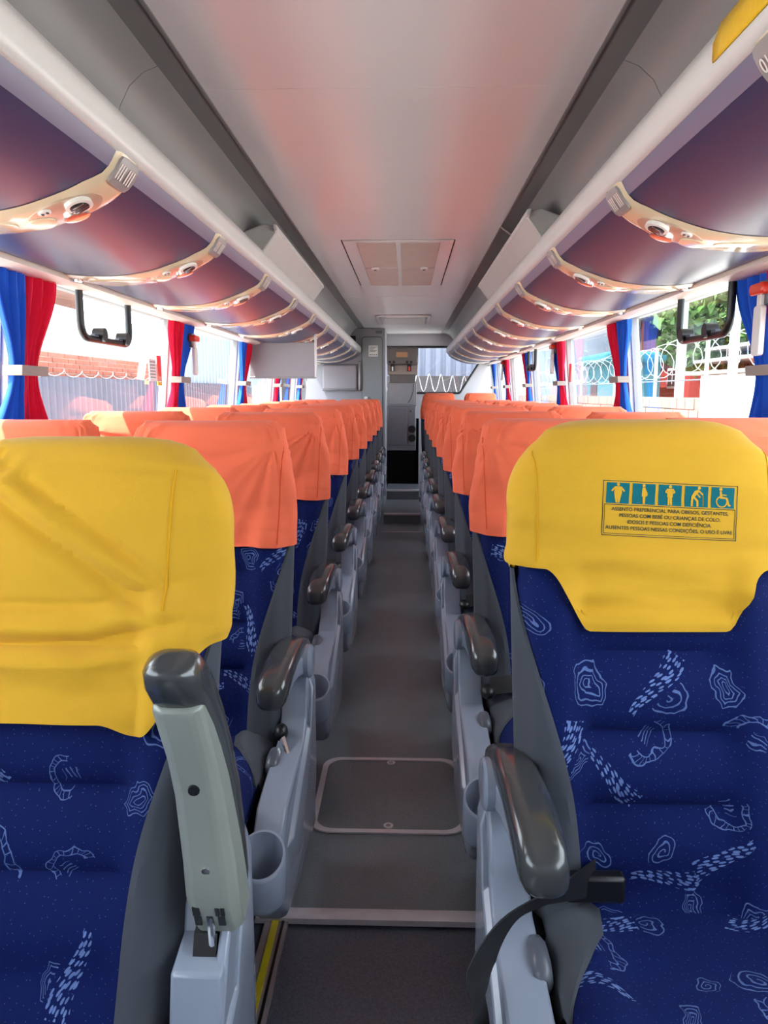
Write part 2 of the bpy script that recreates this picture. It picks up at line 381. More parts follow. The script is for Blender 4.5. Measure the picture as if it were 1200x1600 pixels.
# rear wall with its window
zt = 1.80
outer = [(-1.24, -.06), (1.24, -.06), (1.24, 2.03), (-1.24, 2.03)]
wr = MB()
wr.box(-1.24, 1.24, 10.4, 10.5, -.06, 1.2); wr.box(-1.24, 1.24, 10.4, 10.5, zt, 2.03); wr.box(-1.24, -.62, 10.4, 10.5, 1.2, zt)
wr.prism([(.74, 1.2), (1.24, 1.2), (1.24, zt), (1.12, zt)], 'y', 10.4, 10.5)
wrear = struct(wr.build('wall_rear', M['wallpan'], smooth=0))
rw = struct(empty('window_15', (0, 10.4, 1.2)))
fr = MB()
P4 = [(-.62, 0), (.74, 0), (1.12, zt-1.2), (-.62, zt-1.2)]
for (p, q) in zip(P4, P4[1:] + P4[:1]): fr.tube([(p[0], -.005, p[1]), (q[0], -.005, q[1])], .016, 6)
fr.build('window_frame', M['rubber'], rw)
MB().add([(x, .04, z) for x, z in P4], [(0,1,2,3)]).build('pane', M['pane'], rw, smooth=0)

# ================================================================ LUGGAGE RACKS
def bez(t):
    P = [(.531, 1.680), (.556, 1.640), (.600, 1.612), (.649, 1.590), (.732, 1.563), (.815, 1.551), (.898, 1.549), (.965, 1.555), (1.02, 1.563)]
    T = [0, .09, .19, .29, .45, .60, .76, .89, 1.0]
    i = 0
    while i < len(T) - 2 and t > T[i+1]: i += 1
    f = (t - T[i])/(T[i+1] - T[i]); q = [P[max(i-1, 0)], P[i], P[i+1], P[min(i+2, len(P)-1)]]
    cr = lambda a, b, c, d: .5*(2*b + (c-a)*f + (2*a-5*b+4*c-d)*f*f + (3*b-a-3*c+d)*f**3)
    return (cr(*[p[0] for p in q]), cr(*[p[1] for p in q]))
def bezn(t):
    x0, z0 = bez(max(0, t-.01)); x1, z1 = bez(min(1, t+.01)); dx, dz = x1-x0, z1-z0; l = math.hypot(dx, dz)
    return (dz/l, -dx/l)      # pointing down / towards the aisle
def fpt(t, y, off):
    x, z = bez(t); n = bezn(t); return (x + n[0]*off, y, z + n[1]*off)
def text_mesh(txt, size):
    cu = bpy.data.curves.new('txt', 'FONT'); cu.body = txt; cu.size = size; cu.align_x = 'CENTER'; cu.align_y = 'CENTER'; cu.offset = size*.012
    o = bpy.data.objects.new('txt', cu); COL.objects.link(o)
    dg = bpy.context.evaluated_depsgraph_get(); me = o.evaluated_get(dg).to_mesh()
    vs = [v.co.copy() for v in me.vertices]; fs = [tuple(p.vertices) for p in me.polygons]
    o.evaluated_get(dg).to_mesh_clear(); bpy.data.objects.remove(o); bpy.data.curves.remove(cu)
    return vs, fs
def rack(side, first, yend, label):
    s = side; root = empty('luggage_rack', (0, 0, 0), label, 'luggage rack')
    mir = s < 0
    # rail
    pr = [(.522, 1.678), (.514, 1.70), (.514, 1.725), (.524, 1.752), (.54, 1.758), (.556, 1.752), (.556, 1.68), (.54, 1.674)]
    MB().prism(pr, 'y', Y0, yend).build('front_rail', M['rail'], root, smooth=60, mirror=mir)
    # underside strip to the wall
    MB().prism([(1.0, 1.545), (1.03, 1.537), (1.075, 1.54), (1.105, 1.553), (1.105, 1.60), (1.0, 1.60)], 'y', Y0, yend).build('bottom_strip', M['cream'], root, smooth=60, mirror=mir)
    MB().prism([(.55, 1.74), (.60, 1.70), (1.1, 1.64), (1.1, 1.66), (.60, 1.72), (.55, 1.755)], 'y', Y0, yend).build('shelf', M['chan'], root, mirror=mir)
    n = 14
    ys = [first - .8*2] + [first + .8*k for k in range(0, 14)]
    ys = [y for y in [first + .8*k for k in range(-3, 14)] if Y0 < y < yend + .1]
    bounds = [Y0] + ys + ([yend] if ys[-1] < yend - .1 else [])
    for a, b in zip(bounds, bounds[1:]):
        if b <= a: continue
        b = min(b, yend)
        m = MB(); N = 16
        m.loft([[fpt(lerp(.075, 1, i/N), y, 0) for i in range(N+1)] + [fpt(lerp(.075, 1, i/N), y, -.012) for i in range(N, -1, -1)] for y in (a+.004, b-.004)])
        m.build('bin_panel', M['navy'], root, smooth=50, mirror=mir)
        m = MB(); N = 3
        m.loft([[fpt(lerp(0, .075, i/N), y, .001) for i in range(N+1)] + [fpt(lerp(0, .075, i/N), y, -.012) for i in range(N, -1, -1)] for y in (a+.002, b-.002)])
        m.build('bin_lit_band', M['navy_lit'], root, smooth=50, mirror=mir)  # highlight strip under the rail, put into the colour
    for k, y in enumerate(ys):
        if y > yend - .05: continue
        m = MB(); N = 28; rings = []
        def hw(t): return interp([(0, .060), (.10, .062), (.18, .078), (.5, .090), (.8, .080), (.95, .058), (1, .046)], t)
        J = 6
        for i in range(N+1):
            t = i/N; ring = []
            for j in range(J+1):
                q = 2*j/J - 1; off = .008*(1 - q**6) + .001
                ring.append(fpt(t, y + q*hw(t), off))
            rings.append(ring)
        m.loft(rings, closed=False)
        st = m.build('service_strip', M['beige'], root, smooth=60, mirror=mir)
        near = y < 5
        far_side = -1    # the vents sit towards the front
        def patch(t0, t1, y0, y1, off, off2, shape='ell', n=20, inner=0):
            mm = MB(); tc, yc = (t0+t1)/2, (y0+y1)/2
            r0 = []; r1 = []
            for i in range(n):
                a = 2*math.pi*i/n; ca, sa = math.cos(a), math.sin(a)
                if shape == 'rect':
                    f = 1/max(abs(ca), abs(sa)); f = min(f, 1.28); ca *= f; sa *= f
                r0.append((tc + ca*(t1-t0)/2, yc + sa*(y1-y0)/2)); 
                r1.append((tc + ca*(t1-t0)/2*(inner or .86), yc + sa*(y1-y0)/2*(inner or .86)))
            mm.loft([[fpt(t, yy, off) for t, yy in r0], [fpt(t, yy, off2) for t, yy in r0], [fpt(t, yy, off2 + .0008) for t, yy in r1]], cap0=False)
            return mm
        patch(.012, .12, y-.046, y+.050, .006, .0125, 'rect', 24, .9).build('number_plate', M['plate'], st, mirror=mir)
        plm = MB()
        if s > 0 and abs(y - first) < .01:
            vs, fs = text_mesh('01', .034)
            plm.add([fpt(.066 - v.y*1.25, y + .027 - v.x*.8, .0142) for v in vs], fs)
            vs, fs = None, None
            for q in (-.014, -.034):
                plm.add([fpt(t, y + q + e, .0142) for t, e in ((.035, 0), (.035, .012), (.095, .012), (.095, 0))], [(0,1,2,3)])
        elif near:
            for q in (.034, .022, .010, -.012, -.024, -.036):
                plm.add([fpt(t, y + q - .004 + e, .0142) for t, e in ((.042, 0), (.042, .006), (.09, .006), (.09, 0))], [(0,1,2,3)])
        if plm.v: plm.build('plate_marking', M['whiteplate'], st, smooth=0, mirror=mir)
        if y < 7.5:
            patch(.18, .47, y-.064, y+.060, .0065, .0102, 'ell', 28).build('control_recess', M['beige_dk'], st, mirror=mir)
            vy = y - .022
            patch(.215, .315, vy-.034, vy+.034, .009, .019, 'ell', 22, .8).build('vent_ring', M['whiteplate'], st, mirror=mir)
            patch(.232, .298, vy-.025, vy+.025, .012, .0205, 'ell', 18).build('vent_core', M['black'], st, mirror=mir)
            vn = MB()
            for q in (-.015, -.005, .005, .015):
                hh = .030*math.sqrt(max(0, 1-(q/.026)**2))
                vn.loft([[fpt(.265 + dt, vy + q + e, o) for dt, e, o in ((-hh, -.001, .020), (-hh, .001, .020), (hh, .001, .0245), (hh, -.001, .0245))], [fpt(.265 + dt, vy + q + e, o+.002) for dt, e, o in ((-hh, -.001, .020), (-hh, .001, .020), (hh, .001, .0245), (hh, -.001, .0245))]])
            vn.build('vent_fins', M['chrome'], st, mirror=mir)
            ly = y + .034
            patch(.27, .37, ly-.024, ly+.026, .009, .017, 'ell', 18, .7).build('reading_lamp', M['chrome'], st, mirror=mir)
            patch(.36, .405, y-.058, y-.030, .009, .0135, 'ell', 14).build('call_button', M['whiteplate'], st, mirror=mir)
            if near:
                for dt in (-.009, .009): patch(.3825+dt-.005, .3825+dt+.005, y-.050, y-.038, .012, .0152, 'ell', 8).build('call_light', M['black'], st, mirror=mir)
            patch(.39, .50, y-.020, y+.050, .0085, .0135, 'ell', 22, .72).build('speaker_dish', M['beige'], st, mirror=mir)
            patch(.52, .86, y-.056, y+.046, .008, .0112, 'ell', 30, .9).build('oval_panel', M['beige'], st, mirror=mir)
            patch(.90, .97, y-.03, y+.03, .006, .016, 'ell', 14, .7).build('latch_knob', M['chrome'], st, mirror=mir)
    return root
rkL = rack(-1, 1.66, 9.40, 'overhead luggage rack with navy panels and beige strips above the left seats')
rkR = rack(1, 1.118, 9.60, 'overhead luggage rack with navy panels and beige strips above the right seats')
# end caps are closed by the cabin and a side board
capm = MB().prism([fpt(t/10, 0, -.004)[0::2] for t in range(11)] + [(1.10, 1.56), (1.10, 1.70), (.55, 1.75)], 'y', 9.585, 9.62); capm.build('rack_end_board', M['chan'], rkR)
# yellow sleeve on the right-hand rail
ys_ = MB(); prf = [(.5125, 1.698), (.5115, 1.704), (.5115, 1.726), (.522, 1.7555), (.54, 1.761), (.548, 1.759)]
ys_.loft([[(x, y, z) for x, z in prf] for y in (.70, 1.25, 1.28)], closed=False)
tag(ys_.build('yellow_rail_sleeve', M['yplate'], None, smooth=60, solid=.0016), 'ribbed yellow marker plate wrapped on the white rack rail above seat one', 'marker plate')

# ================================================================ CEILING FITTINGS
def duct(s, y0, label):
    root = empty('duct_housing', (s*.56, 3.9, 1.8), label, 'housing', 'grey housings under the ceiling channel')
    pr = [(.505, 1.935), (.515, 1.952), (.60, 1.958), (.66, 1.85), (.66, 1.765), (.60, 1.765), (.545, 1.86)]
    pr = [(.502, 1.872), (.508, 1.892), (.56, 1.905), (.655, 1.87), (.66, 1.76), (.585, 1.762)]
    sgn = lambda x: s*x - s*.56
    MB().prism([(sgn(x), z-1.8) for x, z in pr], 'y', y0-3.9, 5.12-3.9).build('housing_body', M['housing'], root, bevel=.006)
    MB().prism([(sgn(x), z-1.8) for x, z in [(.498, 1.874), (.503, 1.896), (.52, 1.900), (.514, 1.868)]], 'y', y0-.02-3.9, 5.14-3.9).build('edge_rim', M['rail'], root, bevel=.003)
    return root
duct(-1, 3.36, 'grey housing fixed under the ceiling channel on the left side')
duct(1, 3.12, 'grey housing fixed under the ceiling channel on the right side')
cl = MB().tube([(.47, 3.72, 1.962), (.485, 3.74, 1.955), (.53, 3.78, 1.935), (.56, 3.80, 1.90)], .004, 6)
tag(cl.build('white_cable', M['whiteplate']), 'short white cable from the ceiling to the right-hand grey housing', 'cable')
# escape hatch panel
hr = empty('roof_hatch', (-.005, 4.9, 1.969), 'beige four-panelled escape hatch set in the ceiling', 'hatch')
box('hatch_frame', M['ceil'], (-.285, .285, -.83, .83, -.006, 0), hr, bevel=.002)
M['hatchtan'] = mat('hatch_tan', srgb(196, 180, 172), .4, var=.04)
for a, b in ((-.215, -.012), (.012, .215)):
    for c, d in ((-.79, -.02), (.02, .79)): box('hatch_panel', M['hatchtan'], (a, b, c, d, -.009, -.002), hr, bevel=.002)
for x in (-.15, .15):
    lk = MB().sphere((x, .0, -.012), (.026, .05, .007)); lo = lk.build('hatch_latch', M['whiteplate'], hr)
    box('latch_button', M['black'], (x-.008, x+.008, .005, .03, -.021, -.014), lo)
for s in (-1, 1): box('hatch_gap', M['blackmat'], (s*.286, s*.291, -.83, .83, -.002, .0), hr)
# vent further back
vr = empty('ceiling_vent', (0, 8.35, 1.969), 'oblong raised vent cover in the ceiling near the rear', 'vent')
MB().prism(rrect(.56, 1.0, .06), 'z', -.016, 0).build('vent_cover', M['ceil'], vr, bevel=.006)
MB().prism(rrect(.40, .72, .05), 'z', -.022, -.014).build('vent_panel', M['housing'], vr, bevel=.003)
for s in (-1, 1): box('vent_slot', M['chan_dk'], (s*.225, s*.245, -.38, .38, -.019, -.015), vr)
# floor hatch
fh = empty('floor_hatch', (0.0, 2.17, 0), 'metal-framed floor hatch with rounded corners in the aisle', 'hatch')
o = rrect(.44, .44, .06, 6); i_ = rrect(.405, .405, .05, 6)
fm = MB(); n = len(o)
fm.loft([[(x, y, .001) for x, y in o], [(x, y, .006) for x, y in o], [(x, y, .006) for x, y in i_], [(x, y, .001) for x, y in i_]], cap0=False, cap1=False)
fm.build('hatch_frame', M['alu'], fh)
MB().prism(rrect(.403, .403, .05, 6), 'z', .0005, .003).build('hatch_lid', M['floor'], fh)
for yy in (-.185, .185):
    g = MB().tube([(0, yy, .002), (0, yy, .007)], .014, 16).build('ring_pull', M['alu'], fh)
    MB().tube([(0, yy, .0065), (0, yy, .0078)], .007, 12).build('pull_slot', M['steel'], g)
# ================================================================ SEATS
HY, HZ = -.15, .42                     # hinge of the backrest
def Wf(z, shape):
    base = interp([(.40, .195), (.55, .205), (.75, .210), (.95, .213)], z)
    if shape == 'y':
        z0, zt = 1.035, 1.168
        if z <= z0: return base
        q = min(1, (z - z0)/(zt - z0)); return .070 + .143*math.sqrt(max(0, 1 - q**2.2))
    z0, zt = .93, 1.168
    if z <= z0: return base
    q = min(1, (z - z0)/(zt - z0)); return .213 - .040*q**1.5 - .020*sm(.90, 1.0, q)
def Tf(z):
    t = interp([(.40, .048), (.60, .050), (.85, .047), (1.0, .050), (1.10, .050)], z)
    zt = 1.168; q = (z - (zt - .055))/.055
    return t*math.sqrt(max(.012, 1 - max(0, q)**2))
def relief(sx, z):
    a = abs(sx)
    r = .026*sm(.48, .70, a)*(1 - sm(.86, 1.0, a))*(1 - sm(.88, .98, z))
    for zk in (.81, .695, .58):
        r -= .014*math.exp(-((z - zk)/.009)**2)*(1 - sm(.50, .60, a))
    if z < .88:
        ph = min(abs(z - zk) for zk in (.92, .81, .695, .58, .46))
        r += .012*min(1, ph/.055)*(1 - sm(.48, .62, a))
    return r
EXP = 3.0
def ring_pt(th, z, shape, off=0, wr=None):
    flat = wr is not None
    c, s = math.cos(th), math.sin(th); W = Wf(z, shape); T = Tf(z)
    sx = math.copysign(abs(c)**(2/EXP), c); sy = math.copysign(abs(s)**(2/EXP), s)
    x = W*sx; y = T*sy
    if s < 0: y -= max(relief(sx, z), .014*(1 - sm(.80, .92, z)) if flat else -1)*min(1, -s*1.6)
    nx, ny = c/ max(W, .05), s/max(T, .03); l = math.hypot(nx, ny) or 1
    o = off + (wr(x, z, s) if wr else 0)
    x += nx/l*o; y += ny/l*o
    zz = z + (off if z > 1.14 else 0)
    return (x, y + (zz - HZ)*.22, zz - HZ)
def zlist(z0, z1, n):
    zs = [lerp(z0, z1, i/n) for i in range(n+1)]
    return zs
TOPZ = [1.128, 1.14, 1.15, 1.158, 1.164, 1.168]
def make_back():
    m = MB(); N = 60
    zs = zlist(.40, 1.11, 46) + TOPZ
    m.loft([[ring_pt(2*math.pi*k/N, z, 'y', -.014*sm(.90, .96, z)) for k in range(N)] for z in zs], uvf=lambda p: (p[0], p[2]))
    return m
def make_bolster(side, wide=True):
    m = MB(); rows = []
    for z in zlist(.405, .935, 46):
        xb = .60 + .40*sm(.50, .95, z)**1.15
        if not wide: xb = .90 + .10*sm(.50, .95, z)
        a0 = -math.acos(min(.9999, xb**(EXP/2))); a1 = .95
        row = []
        for k in range(29):
            a = lerp(a0, a1, k/28); off = .006 if 0 < k else .0015
            th = a if side > 0 else math.pi - a
            row.append(ring_pt(th, z, 'y', off))
        rows.append(row)
    m.loft(rows, closed=False)
    return m
def wr_orange(seed):
    def f(x, z, s):
        if s > .4: return .004
        w = .0035*noise.noise(Vector((x*7 + seed*3.1, z*9, seed)))
        # creases running out from the gathered top corners
        for cs in (-1, 1):
            dx, dz = x*cs - .165, z - 1.12; r = math.hypot(dx, dz); an = math.atan2(dz, dx)
            f = sm(.0, .03, r)*(1 - sm(.10, .34, r))
            w += .0085*f*noise.noise(Vector((an*(4.6 + seed*.8) + cs*3 + seed*7, r*2.5, seed + 2)))
        w += .007*sm(1.09, 1.14, z)*noise.noise(Vector((x*60, z*30, seed + 5)))*sm(.08, .15, abs(x))
        return .0055 + w
    return f
def wr_yel_r(x, z, s):
    if s > .4: return .004
    w = .0045*noise.noise(Vector((x*6, z*14, 2.2)))
    zz = z + .5*x*x
    w += .0062*math.sin((zz - .9)*95)*sm(.86, .90, z)*(1 - sm(.94, .98, z))*sm(.02, .12, abs(x - .02))
    w += .007*math.exp(-((zz - .955)/.016)**2)
    return .005 + w
def wr_yel_l(x, z, s):
    if s > .4: return .004
    d = z*.82 + x*.57
    w = .010*noise.noise(Vector((d*12, (x*.8 - z*.6)*3.2, 7.7)))
    for d0, a_, wd in ((1.068, -.010, .011), (1.045, .006, .012), (1.015, -.009, .010), (.985, .006, .016)):
        w += a_*math.exp(-((z + .68*x - d0)/wd)**2)*(1 - sm(.08, .19, x))*sm(-.25, -.1, x)
    for z0, a_, wd in ((.935, -.007, .009), (.905, .007, .012), (.882, -.009, .008), (.855, .005, .012)):
        w += a_*math.exp(-((z - .25*max(0, x - .05) - z0)/wd)**2)*(1 - sm(.12, .20, abs(x)))
    w += .004*math.sin((z + .05*x)*105)*sm(.80, .83, z)*(1 - sm(.885, .93, z))*(.6 + .4*noise.noise(Vector((x*8, z*20, 1))))
    return max(.002, .014 + w)
def make_cover(shape, hem, wr, nz=34, N=96):
    m = MB(); cols = []
    for k in range(N):
        th = 2*math.pi*k/N; c, s = math.cos(th), math.sin(th)
        sx = math.copysign(abs(c)**(2/EXP), c); h = hem(sx, s)
        zs = [h, h + .0005] + zlist(h, 1.11, nz)[1:] + TOPZ
        col = [ring_pt(th, h, shape, -.001)] + [ring_pt(th, z, shape, .007, wr) for z in zs[1:]]
        cols.append(col)
    rings = [[cols[k][i] for k in range(N)] for i in range(len(cols[0]))]
    m.loft(rings, cap0=False, uvf=lambda p: (p[0], p[2]))
    return m
def hem_o(sx, s): return .872 + .006*math.sin(sx*3)
def hem_y(sx, s):
    if s > .2: return .93
    a = abs(sx)
    return .853 + .092*sm(.50, .80, a)**.8 if s < 0 else .945
def hem_yl(sx, s):
    if s > .2: return .88
    a = abs(sx)
    return (.782 - .014*sm(.35, .60, a) + .112*sm(.62, 1.0, a)) if s < 0 else .88
def seam_line(shape, xs, z0, wr):
    m = MB(); rings = []
    for z in zlist(z0, 1.125, 30):
        sx = math.copysign(min(.985, abs(xs)*.213/Wf(z, shape)), xs); c = abs(sx)**(EXP/2); th = -math.acos(c) if sx > 0 else math.pi + math.acos(c)
        rings.append([ring_pt(th + d, z, shape, o, wr) for d, o in ((-.012, .0066), (-.008, .0084), (.008, .0084), (.012, .0066))])
    m.loft(rings, closed=False); return m

# ---- cushion
def cush_pt(th, y, off=0):
    c, s = math.cos(th), math.sin(th); n = 3.4
    sx = math.copysign(abs(c)**(2/n), c); sy = math.copysign(abs(s)**(2/n), s)
    top = interp([(-.70, .380), (-.69, .425), (-.67, .452), (-.62, .476), (-.55, .486), (-.45, .474), (-.33, .458), (-.16, .455)], y)
    bot = interp([(-.70, .365), (-.66, .335), (-.5, .33), (-.16, .33)], y)
    W = interp([(-.70, .175), (-.67, .190), (-.6, .2), (-.16, .2)], y)
    zc, hz = (top + bot)/2, (top - bot)/2
    x = W*sx; z = zc + hz*sy
    if s > 0:
        a = abs(sx); z -= .022*(1 - sm(.50, .78, a))*sm(-.60, -.53, y)*min(1, s*1.5)
    nx, nz = c/W, s/max(hz, .02); l = math.hypot(nx, nz)
    return (x + nx/l*off - .0235, y, z + nz/l*off)
def make_cushion():
    ysl = [-.70, -.697, -.69, -.68, -.665, -.65] + zlist(-.62, -.16, 24); N = 44
    m = MB(); m.loft([[cush_pt(2*math.pi*k/N, y) for k in range(N)] for y in ysl], uvf=lambda p: (p[0] + 3, p[1] - p[2]*.6 + 3))
    return m
def make_cush_side():
    m = MB(); rows = []
    for y in zlist(-.41, -.16, 30):
        xb = interp([(-.41, .995), (-.39, .97), (-.36, .90), (-.32, .78), (-.26, .62), (-.16, .54)], y)
        a0 = math.acos(min(.9999, xb**1.7)); a1 = a0 - (.05 + (a0 + .85)*sm(-.42, -.30, y))
        rows.append([cush_pt(lerp(a0, a1, k/24), y, .006 if k else .001) for k in range(25)])
    m.loft(rows, closed=False); return m

# ---- aisle side unit (a = towards the aisle is +x)
AIN, AOUT = .196, .258
def make_panel():
    prof = [(-.015, .10), (.005, .30), (.0, .56), (-.02, .598), (-.06, .612), (-.115, .598), (-.15, .545), (-.172, .475), (-.215, .437),
            (-.36, .426), (-.48, .414), (-.525, .38), (-.545, .31), (-.53, .22), (-.48, .165), (-.30, .13)]
    m = MB(); cy = sum(p[0] for p in prof)/len(prof); cz = sum(p[1] for p in prof)/len(prof)
    def sc(f, dy=0): return [(cy + (y-cy)*f + dy, cz + (z-cz)*f) for y, z in prof]
    levels = [(AIN, 1.0), (AOUT - .022, 1.0), (AOUT - .006, .975), (AOUT, .93)]
    m.loft([[(x, y, z) for y, z in sc(f)] for x, f in levels])
    return m
def make_crease():
    m = MB()
    pr = [(-.04, .56), (-.10, .555), (-.135, .50), (-.155, .45), (-.36, .385), (-.50, .33), (-.46, .25), (-.25, .20), (-.05, .24)]
    m.loft([[(AOUT - .004, y, z) for y, z in pr], [(AOUT + .010, lerp(-.22, y, .84), lerp(.36, z, .84)) for y, z in pr]])
    return m
def make_cup():
    m = MB(); n = 24; cx, cy = .230, -.612; r = .046; ri = .0405
    def cut(y): return .395 + (y - cy)*.55
    P = lambda rr, zf: [(cx + rr*math.cos(2*math.pi*k/n), cy + rr*math.sin(2*math.pi*k/n), zf(cy + rr*math.sin(2*math.pi*k/n))) for k in range(n)]
    m.loft([P(.030, lambda y: .292), P(.037, lambda y: .296), P(r, lambda y: .31), P(r, lambda y: cut(y) - .004), P(r - .0015, cut), P(ri, cut), P(ri, lambda y: .32), P(ri*.9, lambda y: .312)])
    return m
PY, PZ = -.065, .590                    # armrest pivot
def make_grip():
    m = MB(); rings = []; n = 22
    st = [(.035, .010, .022, .010), (.030, .014, .028, .017), (.01, .024, .030, .022), (-.05, .042, .0305, .024), (-.11, .050, .033, .024), (-.17, .048, .034, .024), (-.22, .039, .035, .027), (-.26, .026, .035, .033), (-.285, .016, .034, .034), (-.302, .010, .030, .029), (-.310, .006, .020, .020), (-.312, .005, .008, .009)]
    for y, z, w_, h in st:
        ring = []
        for k in range(n):
            a = 2*math.pi*k/n; c, s = math.cos(a), math.sin(a)
            ring.append((.226 + .062*min(0, y) + w_*math.copysign(abs(c)**(2/2.8), c), y, z + h*math.copysign(abs(s)**(2/2.8), s)))
        rings.append(ring)
    m.loft(rings); return m
def make_arm_body():
    m = MB(); rings = []
    st = [(.035, -.010, .030, .022), (.030, -.014, .033, .030), (-.02, -.016, .034, .034), (-.06, -.004, .033, .030), (-.14, .012, .030, .026), (-.19, .012, .029, .022), (-.255, .006, .0295, .020), (-.262, .006, .028, .018)]
    for y, z, w_, h in st:
        rings.append([(.226 + .062*min(0, y) + w_*sx, y, z + h*sz) for sx, sz in ((-1, .9), (-1, -.55), (-.62, -1), (.62, -1), (1, -.55), (1, .9))])
    m.loft(rings); return m
def make_pivot_plate():
    m = MB(); n = 20
    def P(x, f): return [(x, -.045 + .062*f*math.cos(2*math.pi*k/n), .002 + .043*f*math.sin(2*math.pi*k/n) - .012*math.cos(2*math.pi*k/n)*f) for k in range(n)]
    m.loft([P(.245, 1), P(.262, 1), P(.266, .9)]); return m
def make_button():
    m = MB(); rings = []
    for y, h, w_ in ((-.255, .010, .008), (-.258, .022, .013), (-.275, .030, .016), (-.305, .031, .0165), (-.33, .024, .015), (-.338, .012, .010)):
        rings.append([(.200 + w_*math.copysign(abs(math.cos(a))**.8, math.cos(a)), y, .415 + (h if math.sin(a) > 0 else .01)*math.copysign(abs(math.sin(a))**.8, math.sin(a))) for a in [2*math.pi*k/16 for k in range(16)]])
    m.loft(rings); return m
def make_base():
    m = MB(); m.box(-.19, .16, -.56, -.22, .27, .335); m.box(-.17, -.13, -.52, -.24, 0, .27); m.box(.10, .14, -.52, -.24, 0, .27); m.box(-.20, .17, -.24, -.17, .25, .42)
    return m

def proto(kind, aisle, sg, arm='down', orange_seed=0):
    """one seat; sg = +1 when the aisle is on the +x side"""
    mir = sg < 0
    root = empty('coach_seat')
    bk = MESH('back', make_back, 'backrest', 'fabric', root, False); bk.location = (0, HY, HZ)
    for sd in (-1, 1):
        b = MESH('bol%d%d' % (sd, sd*sg > 0), lambda: make_bolster(sd, sd*sg > 0), 'side_bolster', 'greyfab', bk, False)
    if kind == 'orange':
        wr = wr_orange(orange_seed); cv = MESH('cov_o%d' % orange_seed, lambda: make_cover('o', hem_o, wr, 44, 120), 'head_cover', 'orange', root, False)
        for sx in (-.86, .86): MESH('seam_o%d%s' % (orange_seed, sx), lambda: seam_line('o', sx, .885, wr), 'cover_seam', 'seam_o', cv, False)
    elif kind == 'yellow_r':
        cv = MESH('cov_yr', lambda: make_cover('y', hem_y, wr_yel_r, 60, 180), 'head_cover', 'yellow', root, False)
        for sx in (-.84, .84): MESH('seam_yr%s' % sx, lambda: seam_line('y', sx, .955, wr_yel_r), 'cover_seam', 'seam_y', cv, False)
    else:
        cv = MESH('cov_yl', lambda: make_cover('y', hem_yl, wr_yel_l, 110, 300), 'head_cover', 'yellow', root, False)
        for sx in (-.70, .70): MESH('seam_yl%s' % sx, lambda: seam_line('y', sx, .93, wr_yel_l), 'cover_seam', 'seam_y', cv, False)
    cv.location = (0, HY, HZ)
    cu = MESH('cush%d' % mir, make_cushion, 'seat_cushion', 'fabric', root, mir)
    MESH('cushs%d' % mir, make_cush_side, 'cushion_side', 'greyfab', cu, mir)
    MESH('base', make_base, 'seat_base', 'blackmat', root, False, bevel=.004)
    if aisle:
        pn = MESH('panel%d' % mir, make_panel, 'side_panel', 'ltgrey', root, mir, smooth=35, bevel=.004)
        MESH('crease%d' % mir, make_crease, 'raised_panel', 'ltgrey', pn, mir, smooth=30, bevel=.003)
        MESH('cup%d' % mir, make_cup, 'cup_holder', 'ltgrey', pn, mir, smooth=50)
        MESH('button%d' % mir, make_button, 'recline_lever', 'midplastic', pn, mir, smooth=60)
        ar = MESH('armb%d' % mir, make_arm_body, 'armrest', 'ltgrey' if arm == 'down' else 'ltgrey_w', root, mir, smooth=30, bevel=.004)
        ar.location = (0, PY, PZ)
        MESH('grip%d' % mir, make_grip, 'armrest_pad', 'dkplastic', ar, mir, smooth=70)
        if arm == 'down': MESH('pplate%d' % mir, make_pivot_plate, 'pivot_plate', 'ltgrey', ar, mir, smooth=40)
    return root
CACHE = {}
def MESH(key, fn, name, mt, parent, mir, **kw):
    key = (key, mt, mir)
    if key not in CACHE:
        o = fn().build(name, M[mt], parent, mirror=mir, **kw); CACHE[key] = (o.data, kw.get('bevel', 0)); return o
    me, bv = CACHE[key]
    o = bpy.data.objects.new(name, me); COL.objects.link(o); o.parent = parent
    if bv:
        b = o.modifiers.new('bevel', 'BEVEL'); b.width = bv; b.segments = 2; b.limit_method = 'ANGLE'; b.angle_limit = R(35)
    return o
ORD = ['', 'first', 'second', 'third', 'fourth', 'fifth', 'sixth', 'seventh', 'eighth', 'ninth', 'tenth']
XA, XW = .432, .888
SEATS = {}
def recline(seat, deg):
    for ch in seat.children:
        if ch.name.startswith(('backrest', 'head_cover')): ch.rotation_euler.x = R(-deg)
rng = random.Random(3)
protos = {}
for side, sn in ((-1, 'left'), (1, 'right')):
    rows = 10 if side < 0 else 9
    D0 = 1.05 if side < 0 else 1.26
    for k in range(rows):
        for pos in ('aisle', 'window'):
            sg = -side
            if k == 0:
                if pos == 'aisle':
                    s_ = proto('yellow_l' if side < 0 else 'yellow_r', True, sg, 'up' if side < 0 else 'down')
                else:
                    s_ = proto('yellow_l' if side < 0 else 'yellow_r', False, sg)
            else:
                seed = rng.randrange(3); key = (side, pos, seed)
                if key not in protos:
                    protos[key] = s_ = proto('orange', pos == 'aisle', sg, orange_seed=seed)
                else: s_ = copy_tree(protos[key])
            x = side*(XA if pos == 'aisle' else XW)
            s_.location = (x, D0 + .8*k, 0); SEATS[(side, k, pos)] = s_
            recline(s_, (0 if k == 0 else rng.uniform(-1.6, 1.4)))
            if k == 0:
                lab = ('yellow-covered seat with its grey armrest folded up, left of the aisle' if side < 0 else 'yellow-covered priority seat with printed notice, right of the aisle') if pos == 'aisle' else 'yellow-covered window seat beside the front %s aisle seat' % sn
            else:
                lab = 'orange-covered %s seat on the %s, %s row behind the yellow seat' % (pos, sn, ORD[k])
            sc_ = (.985 if side > 0 else .985) if k == 0 else .965
            s_.scale = (sc_, sc_, sc_)
            tag(s_, lab, 'seat', 'coach seats')
